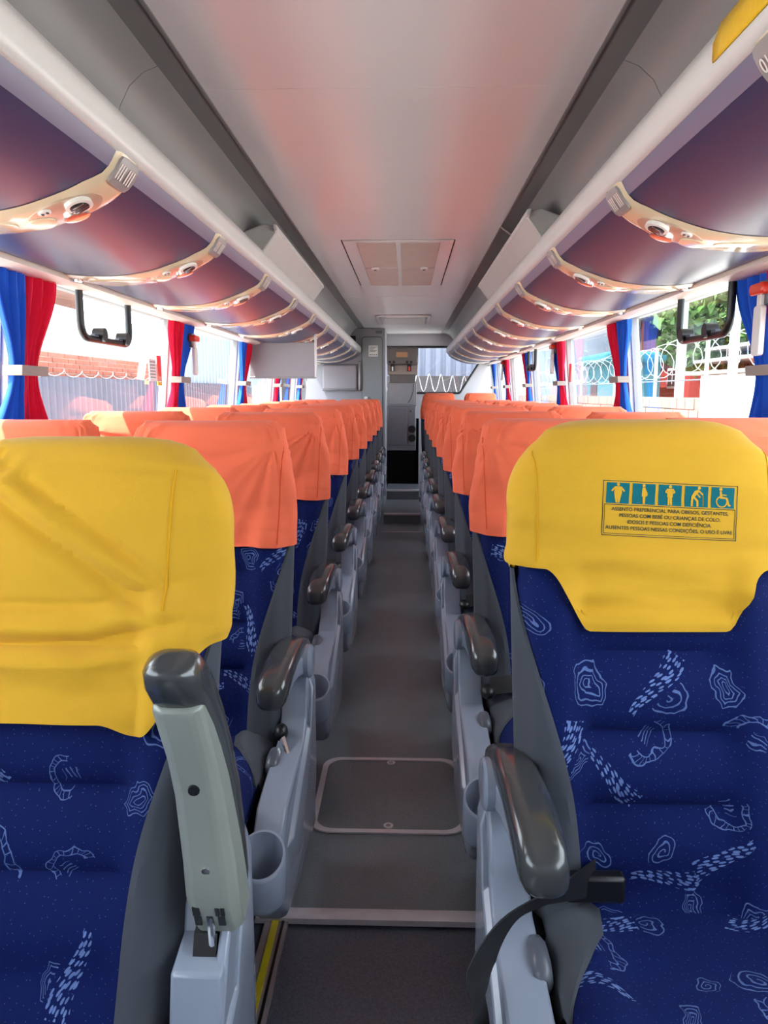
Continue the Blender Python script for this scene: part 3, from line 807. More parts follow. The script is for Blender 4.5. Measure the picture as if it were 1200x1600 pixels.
recline(SEATS[(-1, 0, 'aisle')], 6.5)
# rear bench seats, slightly raised
for i, (x, lab) in enumerate(((.415, 'orange-covered seat under the rear window, nearer the aisle'), (.905, 'orange-covered seat under the rear window, nearer the right wall'))):
    s_ = copy_tree(protos[(1, 'window', 0)] if (1, 'window', 0) in protos else list(protos.values())[0]); s_.location = (x, 9.25, .055); tag(s_, lab, 'seat', 'coach seats'); recline(s_, -4)
pl = box('rear_platform', M['floor_dk'], (.18, 1.16, 8.5, 9.6, 0, .0545), fl)

# ---- folded-up armrest on the left yellow seat: lock hardware
sL = SEATS[(-1, 0, 'aisle')]
arm = [c for c in sL.children if c.name.startswith('armrest')][0]
arm.rotation_euler.x = R(-71); arm.location = (.020, -.150, .580); arm.scale = (1, 1.18, 1)
hw = MB()
for x, y, z, a, b in ((.207, .004, -.0455, .0045, .007), (.222, .008, -.0455, .004, .011), (.237, .004, -.0455, .0045, .007), (.207, -.013, -.0475, .0045, .006), (.2335, -.013, -.0475, .0025, .006), (.2405, -.013, -.0475, .0025, .006)):
    hw.box(x-a, x+a, y-b, y+b, z-.0035, z+.012)
hw.build('socket_hole', M['black'], arm)
MB().tube([(.217, -.158, -.0142), (.215, -.158, -.006)], .007, 14).build('screw_hole', M['black'], arm)
MB().tube([(.222, -.06, -.0355), (.222, -.06, -.028)], .005, 12).build('rivet', M['chrome'], arm)
MB().tube([(.222, .0, -.045), (.222, .035, -.054), (.222, .055, -.04)], .005, 8).build('lock_pin', M['chrome'], arm)
# base block and fin beneath it
pnL = [c for c in sL.children if c.name.startswith('side_panel')][0]
bl = MB().prism([(-.10, .44), (-.10, .50), (-.15, .52), (-.22, .505), (-.235, .44), (-.245, .20), (-.1, .20)], 'x', .196, .2615); bl.build('armrest_bracket', M['ltgrey'], pnL, bevel=.005)
MB().prism([(-.09, .44), (-.09, .56), (-.12, .60), (-.15, .575), (-.20, .515), (-.235, .44)], 'x', .250, .2645).build('bracket_fin', M['ltgrey'], pnL, bevel=.004)
MB().prism([(-.15, .50), (-.15, .545), (-.185, .535), (-.20, .50)], 'x', .218, .248).build('lock_slot', M['black'], pnL)

cuL = [c for c in sL.children if c.name.startswith('seat_cushion')][0]; cuL.location.z = -.035
# ---- printed notice on the right yellow cover
sR = SEATS[(1, 0, 'aisle')]
cvR = [c for c in sR.children if c.name.startswith('head_cover')][0]
NC = (.022, 1.036); NA = R(-2.6)
def on_cover(px, pz, off):
    x = NC[0] + px*math.cos(NA) - pz*math.sin(NA); z = NC[1] + px*math.sin(NA) + pz*math.cos(NA)
    x += .0003*math.sin(z*160)
    c = abs(x/Wf(z, 'y'))**(EXP/2); th = -math.acos(min(1, c)); th = th if x >= 0 else math.pi - th
    p = ring_pt(th, z, 'y', .007 + off, wr_yel_r); return p
class Print(MB):
    def poly(s, pts, off):
        s.add([on_cover(x, z, off) for x, z in pts], [tuple(range(len(pts)))])
    def quadgrid(s, x0, x1, z0, z1, off, nx=8, nz=4):
        vs = []; fs = []
        for j in range(nz+1):
            for i in range(nx+1): vs.append(on_cover(lerp(x0, x1, i/nx), lerp(z0, z1, j/nz), off))
        for j in range(nz):
            for i in range(nx): a = j*(nx+1)+i; fs.append((a, a+1, a+nx+2, a+nx+1))
        s.add(vs, fs)
W2, H2 = .104, .0425
fr = Print()
for (x0, x1, z0, z1) in ((-W2, W2, H2-.001, H2), (-W2, W2, -H2, -H2+.001), (-W2, -W2+.001, -H2, H2), (W2-.001, W2, -H2, H2),
                          (-W2+.003, W2-.003, -H2+.003, -H2+.0038), (-W2+.003, W2-.003, H2-.0375, H2-.0365), (-W2+.003, -W2+.0038, -H2+.003, H2-.037), (W2-.0038, W2-.003, -H2+.003, H2-.037)):
    horiz = (x1-x0) > (z1-z0); fr.quadgrid(x0, x1, z0, z1, .0006, 24 if horiz else 1, 1 if horiz else 10)
fr.build('notice_frame', M['ink'], cvR, smooth=0)
sq = .0355; gap = .0405
for i in range(5):
    cx = (i - 2)*gap; t = Print(); t.quadgrid(cx - sq/2, cx + sq/2, .0075, .0395, .0006, 8, 8); t.build('notice_square', M['teal'], cvR, smooth=0)
def circ(cx, cz, r, n=12): return [(cx + r*math.cos(2*math.pi*k/n), cz + r*math.sin(2*math.pi*k/n)) for k in range(n)]
def bar(p, q, w_):
    dx, dz = q[0]-p[0], q[1]-p[1]; l = math.hypot(dx, dz); nx, nz = -dz/l*w_/2, dx/l*w_/2
    return [(p[0]+nx, p[1]+nz), (q[0]+nx, q[1]+nz), (q[0]-nx, q[1]-nz), (p[0]-nx, p[1]-nz)]
figs = [[], [], [], [], []]
figs[0] = [circ(0, 12.5, 2.3), [(-3.5, 9.8), (3.5, 9.8), (5.8, 1), (4.6, -5), (2.6, -14), (.4, -14), (0, -6), (-.4, -14), (-2.6, -14), (-4.6, -5), (-5.8, 1)], bar((-3.5, 9), (-9.2, 2.5), 2.6), bar((3.5, 9), (9.2, 2.5), 2.6)]
figs[1] = [circ(-.5, 12.3, 2.3), [(-2.6, 9.5), (1.4, 9.5), (3.0, 5), (5.2, 1.5), (5.0, -2.6), (2.2, -3.6), (1.8, -14), (-1.6, -14), (-1.6, -3.6), (-3.2, -3.6)], bar((-1.8, 8.5), (-2.4, -1), 1.8)]
figs[2] = [circ(0, 12.5, 2.3), [(-3.4, 9.6), (3.4, 9.6), (4.2, -2.8), (3.0, -2.8), (3.2, -14), (.5, -14), (0, -3.5), (-.5, -14), (-3.2, -14), (-3.0, -2.8), (-4.2, -2.8)], bar((-3.4, 9), (-6.6, 4.6), 2.2), bar((-6.6, 4.6), (-1, 2.8), 2.2), bar((3.4, 9), (6.6, 4.4), 2.2), bar((6.6, 4.4), (1, 2.6), 2.2), circ(2.4, 6.8, 1.7)]
figs[3] = [circ(3.6, 12.6, 2.3), [(2.2, 10.4), (-3, 8), (-7.4, -.5), (-4.4, -2.2), (.6, 3.2), (4.0, 8)], bar((-5.8, -.5), (-6.6, -14), 3.0), bar((-3.6, -1), (1.6, -6.2), 3.0), bar((1.6, -5.6), (1.6, -14), 2.8), bar((2.2, 9), (9.0, 3.2), 2.2), bar((0, 5), (5.4, -1), 2.0), bar((9.2, 2.8), (9.6, -13.5), .6)]
figs[4] = [circ(-3.6, 12.2, 2.4), [(-5, 9.4), (-2.2, 9.4), (-.8, 1.6), (6.4, .4), (6.4, -1.6), (-4.2, -1.0)], bar((-1, 4.4), (5.2, 3.6), 1.5), bar((5.6, -.5), (8.8, -11), 2.8), bar((8.4, -11.2), (11.4, -10.2), 2.2)]
for k in range(22):
    a0, a1 = R(110 + 250*k/22), R(110 + 250*(k+1)/22)
    figs[4].append([(-1.4 + rr*math.cos(a), -5.6 + rr*math.sin(a)) for rr, a in ((8.4, a0), (8.4, a1), (6.6, a1), (6.6, a0))])
for i in range(5):
    t = Print(); cx = (i - 2)*gap
    for pl_ in figs[i]: t.poly([(cx + x*.00107, .0235 + z*.00107) for x, z in pl_], .0011)
    t.build('notice_figure', M['yprint'], cvR, smooth=0)
lines = ['ASSENTO PREFERENCIAL PARA OBESOS, GESTANTES,', 'PESSOAS COM BEB\u00ca OU CRIAN\u00c7AS DE COLO,', 'IDOSOS E PESSOAS COM DEFICI\u00caNCIA.', 'AUSENTES PESSOAS NESSAS CONDI\u00c7\u00d5ES, O USO \u00c9 LIVRE']
for i, tx in enumerate(lines):
    vs, fs = text_mesh(tx, .0078); wmax = max(v.x for v in vs) - min(v.x for v in vs); tgt = [.180, .156, .130, .196][i]; f = tgt/wmax
    t = Print(); t.add([on_cover(v.x*f, -.0012 - i*.0096 + v.y, .0009) for v in vs], fs); t.build('notice_text_line', M['ink'], cvR, smooth=0)

# ---- seat belts
def strap(pts, wdt, parent, name='seat_belt', th=.0022):
    """flat webbing along pts; each pt = (pos, direction of the width)"""
    P = [Vector(p) for p, d in pts]; Dv = [Vector(d).normalized() for p, d in pts]
    # smooth resample
    out = []; n = 6
    for i in range(len(P)-1):
        p0, p1, p2, p3 = P[max(i-1,0)], P[i], P[i+1], P[min(i+2, len(P)-1)]
        for j in range(n):
            t = j/n; q = .5*((2*p1) + (p2-p0)*t + (2*p0-5*p1+4*p2-p3)*t*t + (3*p1-p0-3*p2+p3)*t**3)
            out.append((q, Dv[i].lerp(Dv[i+1], t).normalized()))
    out.append((P[-1], Dv[-1]))
    rings = []
    for i, (p, d) in enumerate(out):
        tan = (out[min(i+1, len(out)-1)][0] - out[max(i-1, 0)][0]).normalized(); nn = tan.cross(d).normalized()
        rings.append([p + d*wdt/2*a + nn*th/2*b for a, b in ((-1, -1), (1, -1), (1, 1), (-1, 1))])
    return MB().loft(rings).build(name, M['belt'], parent, smooth=50)
# right yellow seat (aisle towards -x): belt out of the seat corner, over the panel and down into the aisle
strap([((-.10, -.20, .49), (0, .3, 1)), ((-.185, -.30, .528), (.2, -.5, .85)), ((-.250, -.335, .515), (-.5, -.7, .5)), ((-.288, -.36, .465), (-.8, -.6, .15)), ((-.290, -.375, .42), (-.3, -.9, .2)), ((-.300, -.385, .37), (-.9, -.4, .1)), ((-.315, -.39, .325), (-1, -.2, .1)), ((-.30, -.402, .318), (-.9, -.3, .1)), ((-.283, -.398, .36), (-.7, -.7, .1))], .052, sR)
bb = MB().box(-.15, -.06, -.225, -.20, .462, .505).build('belt_buckle', M['black'], sR, bevel=.006)
# seat belt tongue hanging at the first orange seat on the left
s1 = SEATS[(-1, 1, 'aisle')]
tg = MB().sphere((.205, -.225, .458), (.017, .024, .020)).build('belt_buckle', M['black'], s1)
MB().tube([(.208, -.235, .455), (.222, -.262, .437), (.230, -.280, .426)], .006, 6, [.008, .0065, .0055]).build('belt_tongue', M['chrome'], s1)
for (sd, k) in ((1, 1), (1, 2), (-1, 3)):
    q = SEATS[(sd, k, 'aisle')]; g = -sd
    MB().sphere((g*.185, -.22, .475), (.02, .03, .018)).build('belt_buckle', M['black'], q)
    strap([((g*.05, -.19, .475), (0, .4, 1)), ((g*.12, -.21, .492), (0, .5, 1)), ((g*.18, -.22, .488), (0, .5, 1))], .045, q)
# ================================================================ CURTAINS
CN = [0]
def curtain(s, yc, wdt, away, col, label):
    """pleated curtain gathered by a tie; away = +1 when it opens towards the rear of the pillar"""
    m = MB(); nz, ny = 26, 30; zt, zb, ztie = 1.555, .93, 1.262
    rows = []; CN[0] += 1; ph = CN[0]*1.7
    for i in range(nz+1):
        z = lerp(zt, zb, i/nz); d = abs(z - ztie)
        f = lerp(.36, 1.0, sm(0, .26, d)); row = []
        inner = yc + away*.012
        for j in range(ny+1):
            u = j/ny; y = inner + away*wdt*f*u
            x = wallx(z) - .028 + .016*f*math.sin(u*34 + ph + .4*math.sin(z*9 + ph)) + .006*math.sin(u*13 + z*7 + ph)
            row.append((s*x, y, z))
        rows.append(row)
    m.loft(rows, closed=False)
    o = m.build('window_curtain', M[col], None, smooth=80, solid=.004)
    return tag(o, label, 'curtain', 'window curtains')
POSN = ['nearest', 'second', 'third', 'fourth', 'fifth', 'sixth']
for s, sn in ((-1, 'left'), (1, 'right')):
    for i, y in enumerate(PIL):
        if s < 0 and i > 4: continue
        near_c = ('blue_c', 'red_c') if ((i % 2 == 0) == (s < 0)) else ('red_c', 'blue_c')
        # near side of the pillar, far side of the pillar
        for (away, col) in ((-1, near_c[0]), (1, near_c[1])):
            if s > 0 and i == 5 and away > 0: continue
            wdt = .17 if i < 2 else .15
            nm = 'blue' if col == 'blue_c' else 'red'
            curtain(s, y, wdt, away, col, 'gathered %s curtain at the %s pillar of the %s windows' % (nm, POSN[i], sn))
        m = MB(); a = .078; ring = lambda z, o: [(s*(wallx(z) - .03 + dx), y + dy, z) for dx, dy in ((-.034-o, -a-o), (-.034-o, a+o), (.02+o, a+o), (.02+o, -a-o))]
        m.loft([ring(1.25, 0), ring(1.25, .003), ring(1.28, .003), ring(1.28, 0)], cap0=False, cap1=False)
        tag(m.build('curtain_tie', M['tie'], None, smooth=0, bevel=.002), 'pale fabric tie around both curtains at the %s %s pillar' % (POSN[i], sn), 'curtain tie', 'curtain ties')

# ================================================================ HANGING BARS AND HAMMERS
def hang_bar(s, y0, y1, label, x=None):
    x = x or 1.045
    root = empty('grab_frame', (s*x, (y0+y1)/2, 1.40), label, 'grab frame', 'black frames hanging at the windows')
    h = (y1-y0)/2; zt, zb = .142, -.015; r = .05; pts = [(0, -h, zt), (0, -h, zb + r)]
    for k in range(1, 5): a = R(180 + 90*k/4); pts.append((0, -h + r + r*math.cos(a), zb + r + r*math.sin(a)))
    for k in range(0, 5): a = R(270 + 90*k/4); pts.append((0, h - r + r*math.cos(a), zb + r + r*math.sin(a)))
    pts.append((0, h, zt))
    MB().tube(pts, .0125, 10).build('bent_tube', M['black'], root)
    for q in (-.25, .55):
        yq = h*q*1.25; w_ = MB().tube([(-s*.022, yq, zb + .018), (s*.018, yq, zb + .018)], .024, 16); wl_ = w_.build('clamp_roller', M['black'], root)
        box('roller_arm', M['midplastic'], (-.008, .008, yq - .06, yq, zb - .004, zb + .018), root)
    return root
hang_bar(-1, 2.60, 3.05, 'black bent frame with clamps hanging in the near left window')
hang_bar(1, 2.47, 2.92, 'black bent frame with clamps hanging in the near right window')
hang_bar(1, 6.15, 6.5, 'small black frame hanging in a rear right window')
def hammer(s, y, z, label):
    root = empty('emergency_hammer', (s*1.045, y, z), label, 'hammer', 'emergency hammers on the window pillars')
    MB().prism(rrect(.05, .14, .012), 'x', -.008, .008).build('handle', M['whiteplate'], root, bevel=.003)
    MB().box(-.006, .006, -.012, .012, .06, .10).build('neck', M['whiteplate'], root, bevel=.002)
    MB().prism(rrect(.085, .032, .012, cx=0, cy=.115), 'x', -.018, .018).build('hammer_head', M['red_pl'], root, bevel=.006)
    MB().box(s*.005, s*.045, -.03, .03, .07, .14).build('holder', M['midplastic'], root, bevel=.003)
    return root
hammer(1, 2.27, 1.375, 'red-headed emergency hammer on the nearest right pillar')
hammer(1, 5.44, 1.40, 'red-headed emergency hammer on the third right pillar')
hammer(1, 8.3, 1.40, 'small red-headed emergency hammer on the fifth right pillar')
hammer(-1, 3.99, 1.36, 'red-headed emergency hammer on the second left pillar')
# stickers beside the second left pillar and third right pillar
st = empty('warning_sticker', (-1.135, 3.62, 1.30), 'red and yellow sticker with white notice on the left window', 'sticker')
box('red_sticker', M['red_pl'], (-.002, .002, .03, .09, -.045, .075), st); box('yellow_band', M['yplate'], (-.0022, .0024, .03, .09, -.065, -.046), st)
ns = box('white_notice', M['whiteplate'], (-.002, .002, -.085, .015, -.045, .055), st)
for k in range(6): box('notice_line', M['midplastic'], (.0021, .0026, -.072, .0, .04 - k*.014, .044 - k*.014), ns)
tag(box('red_label', M['red_pl'], (1.118, 1.122, 5.16, 5.22, 1.27, 1.39)), 'narrow red label on the glass near the third right pillar', 'sticker')

# ================================================================ HANGING PARTITION (left)
hp = empty('drop_panel', (-.78, 5.55, 1.31), 'pale grey panel hanging below the left luggage rack', 'panel')
box('panel_sheet', M['pad'], (-.30, .17, -.012, .012, 0, .245), hp, bevel=.004)
box('panel_hem', M['chan'], (-.302, .172, -.014, .014, -.008, .006), hp, bevel=.002)
box('panel_edge', M['rail'], (.165, .18, -.016, .016, .0, .30), hp, bevel=.004)
M_ = MB(); M_.tube([(.172, 0, .29), (.185, 0, .33), (.21, 0, .36)], .008, 8); M_.build('panel_strap', M['rail'], hp)

# ================================================================ REAR CABIN (left)
cb = empty('toilet_cabin', (-.70, 9.45, 0), 'grey cabin with a door at the rear left of the bus', 'cabin')
box('cabin_wall', M['cabin'], (-.465, .47, 0, .93, 0, 1.965), cb)
dr = MB().prism(rrect(.235, 1.80, .035, cx=.315, cy=.96), 'y', -.016, .001).build('cabin_door', M['cabdoor'], cb, bevel=.004)
MB().prism(rrect(.255, 1.83, .045, cx=.315, cy=.96), 'y', -.006, .0).build('door_frame', M['chan_dk'], cb)
MB().tube([(.235, -.018, 1.14), (.235, -.035, 1.14), (.26, -.035, 1.14)], .018, 10).build('door_knob', M['whiteplate'], dr)
sk = box('door_notice', M['whiteplate'], (.275, .385, -.0185, -.0155, 1.635, 1.765), dr)
pm = MB().prism(rrect(.42, .30, .03, cx=-.075, cy=1.39), 'y', -.05, 0).build('padded_panel', M['pad'], cb, bevel=.02, seg=3)
box('panel_ledge', M['chan_dk'], (-.29, .14, -.056, -.004, 1.225, 1.25), cb, bevel=.01)
MB().tube([(.165, 0, 1.57), (.165, -.04, 1.56), (.165, -.045, 1.53), (.165, -.045, 1.27), (.165, -.04, 1.24), (.165, 0, 1.23)], .014, 8).build('grab_handle', M['steel'], cb)
box('cabin_sign', M['black'], (-.02, .12, -.02, 0, 1.80, 1.88), cb, bevel=.004)
box('top_latch', M['chan_dk'], (.36, .44, -.014, 0, 1.905, 1.94), cb, bevel=.003)
nl = MB()
for k in range(5): nl.box(.285, .375 - (k % 3)*.02, -.0195, -.018, 1.745 - k*.014, 1.749 - k*.014)
for a in (.287, .31, .335, .36): nl.box(a, a+.014, -.0195, -.018, 1.648, 1.66)
# small print of the door notice
o = nl.build('notice_print', M['ink'], dr, smooth=0)

# ================================================================ GALLEY COLUMN IN THE AISLE END
gx0, gx1 = -.185, .142
gl = empty('galley_cabinet', ((gx0+gx1)/2, 8.65, .19), 'tall grey galley cabinet standing at the end of the aisle', 'cabinet')
W_ = (gx1-gx0)/2; gz = lambda z: z - .19
M['galley'] = mat('galley_grey', srgb(112, 114, 120), .32, var=.05, coat=.2)
M['galley_lt'] = mat('galley_panel', srgb(140, 140, 142), .3, var=.04)
M['urn'] = mat('urn_grey', srgb(98, 94, 92), .35, var=.05)
M['urn_lt'] = mat('urn_front', srgb(146, 134, 128), .3, var=.05)
M['tan'] = mat('tan_label', srgb(168, 126, 92), .5, var=.05)
box('dark_recess_block', M['blackmat'], (-W_+.01, W_-.01, .02, .5, 0, gz(.56)), gl)  # black box paints the dark space under the cabinet
box('lower_body', M['galley'], (-W_, W_, 0, .5, gz(.56), gz(1.06)), gl, bevel=.006)
ld = box('lower_door', M['galley'], (-W_+.012, .07, -.012, .002, gz(.62), gz(1.04)), gl, bevel=.004)
sdp = box('tap_panel', M['galley'], (.074, W_-.008, -.012, .002, gz(.62), gz(1.04)), gl, bevel=.004)
for z in (.80, .70): 
    r_ = MB().tube([(.118, -.012, gz(z)), (.118, -.028, gz(z))], .042, 18).build('round_socket', M['black'], gl, smooth=40)
MB().tube([(.10, -.012, gz(1.0)), (.10, -.02, gz(1.0))], .008, 10).build('lock_button', M['black'], gl)
box('upper_body', M['galley_lt'], (-W_+.004, W_+.006, .0, .5, gz(1.06), gz(1.31)), gl, bevel=.006)
box('upper_door', M['galley_lt'], (-W_+.02, W_-.02, -.010, .002, gz(1.075), gz(1.285)), gl, bevel=.004)
MB().tube([(W_-.03, -.012, gz(1.30)), (W_-.035, -.018, gz(1.22)), (W_-.06, -.018, gz(1.14)), (W_-.09, -.014, gz(1.09))], .004, 6).build('power_cord', M['black'], gl)
box('neck_block', M['urn'], (-W_+.03, W_-.01, .03, .45, gz(1.31), gz(1.40)), gl, bevel=.004)
un = empty('drinks_dispenser', ((gx0+gx1)/2, 8.65, 1.40), 'grey two-tap drinks dispenser on top of the galley cabinet', 'dispenser')
box('dispenser_base', M['urn_lt'], (-W_+.005, W_+.015, -.01, .42, 0, .105), un, bevel=.008)
box('dispenser_head', M['urn'], (-W_, W_+.02, -.02, .42, .105, .30), un, bevel=.02)
box('dispenser_label', M['tan'], (-.06, .065, -.024, -.018, .19, .245), un)
for x in (-.10, .085):
    tp = box('tap', M['black'], (x-.022, x+.022, -.06, -.008, .035, .115), un, bevel=.006)
    box('tap_lever', M['red_pl'] if x > 0 else M['whiteplate'], (x-.008, x+.008, -.066, -.058, .04, .085), tp)
for x in (-.13, -.085, .06, .105): box('control_switch', M['black'], (x-.014, x+.014, -.026, -.018, .125, .15), un, bevel=.002)
# black slab painting the unlit space behind the cabinet foot
box('rear_dark_slab', M['blackmat'], (-.2, .18, 9.2, 9.3, .0, .9), fl)

# ================================================================ OUTSIDE
M['light_concrete'] = mat('light_concrete', srgb(196, 190, 180), .9, var=.15, nscale=3)  # pale ground colour, raised to bounce sunlight up to the ceiling
M['brick'] = mat('brick_red', srgb(150, 84, 66), .9, var=.2, nscale=2)
M['mortar'] = mat('mortar', srgb(190, 182, 172), .9, var=.1)
M['whitewall'] = mat('white_painted_wall', srgb(232, 232, 230), .8, var=.05, nscale=1.5)
M['corr_lt'] = mat('pale_corrugated_steel', srgb(150, 158, 170), .5, .2, var=.08, nscale=.8)
M['corr_dk'] = mat('dark_corrugated_steel', srgb(84, 88, 102), .5, .2, var=.1, nscale=.8)
M['house_red'] = mat('red_house_paint', srgb(120, 30, 26), .85, var=.1, nscale=1)
M['house_or'] = mat('orange_house_paint', srgb(112, 66, 48), .85, var=.1, nscale=1)
M['house_teal'] = mat('teal_house_paint', srgb(24, 96, 108), .8, var=.06)
M['house_blue'] = mat('blue_cloth_outside', srgb(20, 44, 110), .8, var=.1)
M['tile'] = mat('roof_sheet', srgb(150, 144, 138), .7, var=.12, nscale=2)
M['shade'] = mat('dark_window_and_shade', srgb(30, 32, 40), .4, var=.1)
M['concrete'] = mat('grey_concrete_block', srgb(112, 105, 98), .9, var=.12, nscale=3)
M['wire'] = mat('galvanised_wire', srgb(170, 170, 174), .4, .5, var=.05)
M['bark'] = mat('bark', srgb(96, 76, 58), .9, var=.2)
M['leaf'] = mat('green_leaf', srgb(58, 92, 26), .6, var=.35, nscale=1.2)
M['pole'] = mat('pale_pole', srgb(150, 154, 160), .7, var=.05)
M['corr_rear'] = mat('rear_corrugated_steel', srgb(98, 102, 116), .5, .2, var=.1, nscale=.8)
M['darkcon'] = mat('dark_stained_concrete', srgb(44, 40, 42), .9, var=.25, nscale=2)
gr = struct(box('ground', M['light_concrete'], (-60, 60, -40, 80, -1.6, -1.5)))
def corrugated(name, mt, p0, p1, z0, z1, pitch, label, cat='fence', amp=.03):
    p0, p1 = Vector(p0), Vector(p1); L_ = (p1-p0).length; d = (p1-p0)/L_; nn = Vector((-d.y, d.x))
    root = empty(name, (p0.x, p0.y, z0), label, cat); n = int(L_/pitch*4)
    npan = max(1, round(L_/1.0)); per = max(4, n//npan)
    a = 0
    while a < n:
        b = min(n, a + per); pts = []
        for i in range(a, b+1):
            t = i/n*L_; o = amp*(1 if (i % 4) in (1, 2) else -1); q = d*t + nn*o; pts.append(q)
        m = MB(); m.loft([[(q.x, q.y, 0) for q in pts], [(q.x, q.y, z1-z0) for q in pts]], closed=False)
        m.build('corrugated_sheet', mt, root, smooth=0, solid=.004); a = b
    return root
# left side
corrugated('corrugated_fence', M['corr_dk'], (-5.2, 5), (-5.2, 26), -1.5, 1.45, .22, 'dark corrugated fence outside the left windows', amp=.02)
bw = empty('brick_parapet', (-5.45, 8, 1.42), 'low brick course above the dark fence outside the left windows', 'brick wall')
box('mortar_core', M['mortar'], (-.08, .09, 0, 10.2, 0, .40), bw)
bmesh_b = None; rb = random.Random(5)
for r_ in range(5):
    for c in range(36):
        if bmesh_b is None:
            ob = MB().box(-.1, .105, .006, .266, .005, .069).build('brick', M['brick'], bw, smooth=0); bmesh_b = ob.data
        else:
            ob = bpy.data.objects.new('brick', bmesh_b); COL.objects.link(ob); ob.parent = bw
        ob.location = (rb.uniform(-.006, .006), c*.275 + (r_ % 2)*.137, .01 + r_*.077)
tag(box('rendered_wall', M['whitewall'], (-6.4, -6.2, 6, 18, -1.5, 2.75)), 'white rendered wall rising behind the brick course on the left', 'wall')
corrugated('sheet_metal_wall', M['corr_lt'], (-5.3, 16.6), (-5.3, 42), 1.45, 4.6, .34, 'tall pale sheet-metal wall outside the left windows', 'wall')
hb = empty('brick_house', (-11, 19, -1.5), 'orange brick house behind the white wall on the left', 'house')
box('house_wall', M['house_or'], (-2, 2, -3, 2.4, 0, 7.2), hb)
for z in (4.6,):
    for y in (-2, .2):
        wn_ = box('house_window', M['shade'], (1.95, 2.04, y-.4, y+.4, z, z+1.0), hb)
MB().prism([(-2.3, 7.2), (2.3, 7.2), (0, 8.2)], 'y', -3.3, 2.7).build('house_roof', M['tile'], hb)
tag(MB().prism([(-9.0, 3.3), (-6.4, 2.72), (-6.4, 2.80), (-9.0, 3.4)], 'y', 8, 18.5).build('tin_roof', M['corr_lt']), 'shallow grey tin roof above the white wall on the left', 'roof')
# razor wire helper
def razor(name, p0, p1, r, turns, label):
    p0, p1 = Vector(p0), Vector(p1); d = (p1-p0); L_ = d.length; d.normalize(); up = Vector((0,0,1)); sd_ = d.cross(up)
    pts = []; n = turns*14
    for i in range(n+1):
        a = 2*math.pi*i/14; rr = r*(1 + .12*math.sin(i*.37)); pts.append(p0 + d*(L_*i/n) + up*rr*math.sin(a) + sd_*rr*math.cos(a))
    return tag(MB().tube(pts, .0065, 5).build(name, M['wire'], None), label, 'razor wire')
razor('razor_wire', (-5.15, 7, 1.50), (-5.15, 16, 1.50), .05, 14, 'flat razor wire along the dark fence outside the left windows')
# right side
tag(box('rendered_wall', M['whitewall'], (4.8, 5.0, 7.0, 12.8, -1.5, 1.47)), 'sunlit white wall outside the near right window', 'wall')
cw = empty('block_wall', (4.8, 12.85, -1.5), 'grey concrete block wall below the razor wire outside the right windows', 'wall')
box('wall_core', M['concrete'], (.02, .2, 0, 24, 0, 2.62), cw)
bd = None
for r_ in range(4):
    for c in range(40):
        if bd is None: ob = MB().box(0, .06, .008, .392, .008, .192).build('concrete_block', M['concrete'], cw, smooth=0); bd = ob.data
        else: ob = bpy.data.objects.new('concrete_block', bd); COL.objects.link(ob); ob.parent = cw
        ob.location = (rb.uniform(-.008, .004), c*.4 + (r_ % 2)*.2, 1.82 + r_*.2)
razor('razor_wire', (4.9, 9.5, 1.86), (4.9, 34, 1.60), .30, 34, 'coiled razor wire along the top of the right-hand block wall')
for k, y in enumerate((12.9, 15.5, 18.5, 22.0)):
    tag(MB().tube([(4.92, y, 1.1), (4.92, y, 2.05)], .035, 8).build('fence_post', M['pole']), 'pale fence post in the razor wire, %s from the white wall' % ['first', 'second', 'third', 'fourth'][k], 'post', 'posts in the razor wire')
tag(MB().tube([(4.92, 12.9, 1.42), (4.92, 34, 1.42)], .014, 6).build('guard_cable', M['corr_dk']), 'straight cable running along the right-hand block wall', 'cable')
hs = empty('red_house', (12, 42, -1.5), 'red two-storey house with a pale roof seen through the right windows', 'house')
box('lower_storey', M['house_red'], (0, 5, -8.5, 10, 0, 4.3), hs)
box('ledge', M['house_or'], (-.35, 5, -8.7, 10.2, 4.3, 5.2), hs)
box('upper_storey', M['shade'], (.8, 5, -8.5, 10, 5.2, 6.2), hs)  # near-black colour paints the shade behind the veranda posts
for y in (-8.4, -5.6, -2.2, 2.0, 6.0, 9.6): box('veranda_post', M['house_or'], (-.2, .05, y-.2, y+.2, 5.2, 6.2), hs)
for y in (-7.0, -4.0, -.4): box('blue_hanging', M['house_blue'], (.3, .4, y-.8, y+.4, 5.2, 6.1), hs)
MB().prism([(-1.2, 6.2), (5.5, 7.0), (5.5, 7.15), (-1.2, 6.5)], 'y', -9.4, 10.6).build('house_roof', M['tile'], hs)
for y in (-6.6, -2.2):
    wf = box('window_frame', M['whitewall'], (-.08, .02, y-.7, y+.7, 2.9, 3.8), hs)
    for q in (-.33, .33): box('window_pane', M['shade'], (-.1, -.06, y+q-.28, y+q+.28, 3.0, 3.7), wf)
ts = empty('teal_shed', (9.0, 36.5, -1.5), 'teal painted shed with a pale round-edged roof beyond the razor wire', 'shed')
box('shed_wall', M['house_teal'], (0, 2, -2.3, 2.5, 0, 4.0), ts); box('shed_roof', M['house_teal'], (-.5, 2.2, -2.7, 2.9, 4.0, 4.45), ts, bevel=.15, seg=4)
box('shed_window', M['shade'], (-.03, .05, .6, 1.8, 2.5, 3.3), ts)
wh = empty('white_shed', (6.6, 46, -1.5), 'pale sheet-clad shed far back beyond the right windows', 'shed')
box('shed_wall', M['corr_lt'], (0, 4, -5, 9, 0, 6.2), wh); box('shed_roof', M['tile'], (-.4, 4.2, -5.4, 9.4, 6.2, 6.5), wh)
rs = empty('tin_shack', (8.6, 20.8, -1.5), 'low orange shack with layered tin roofs and a blue load on top', 'shack')
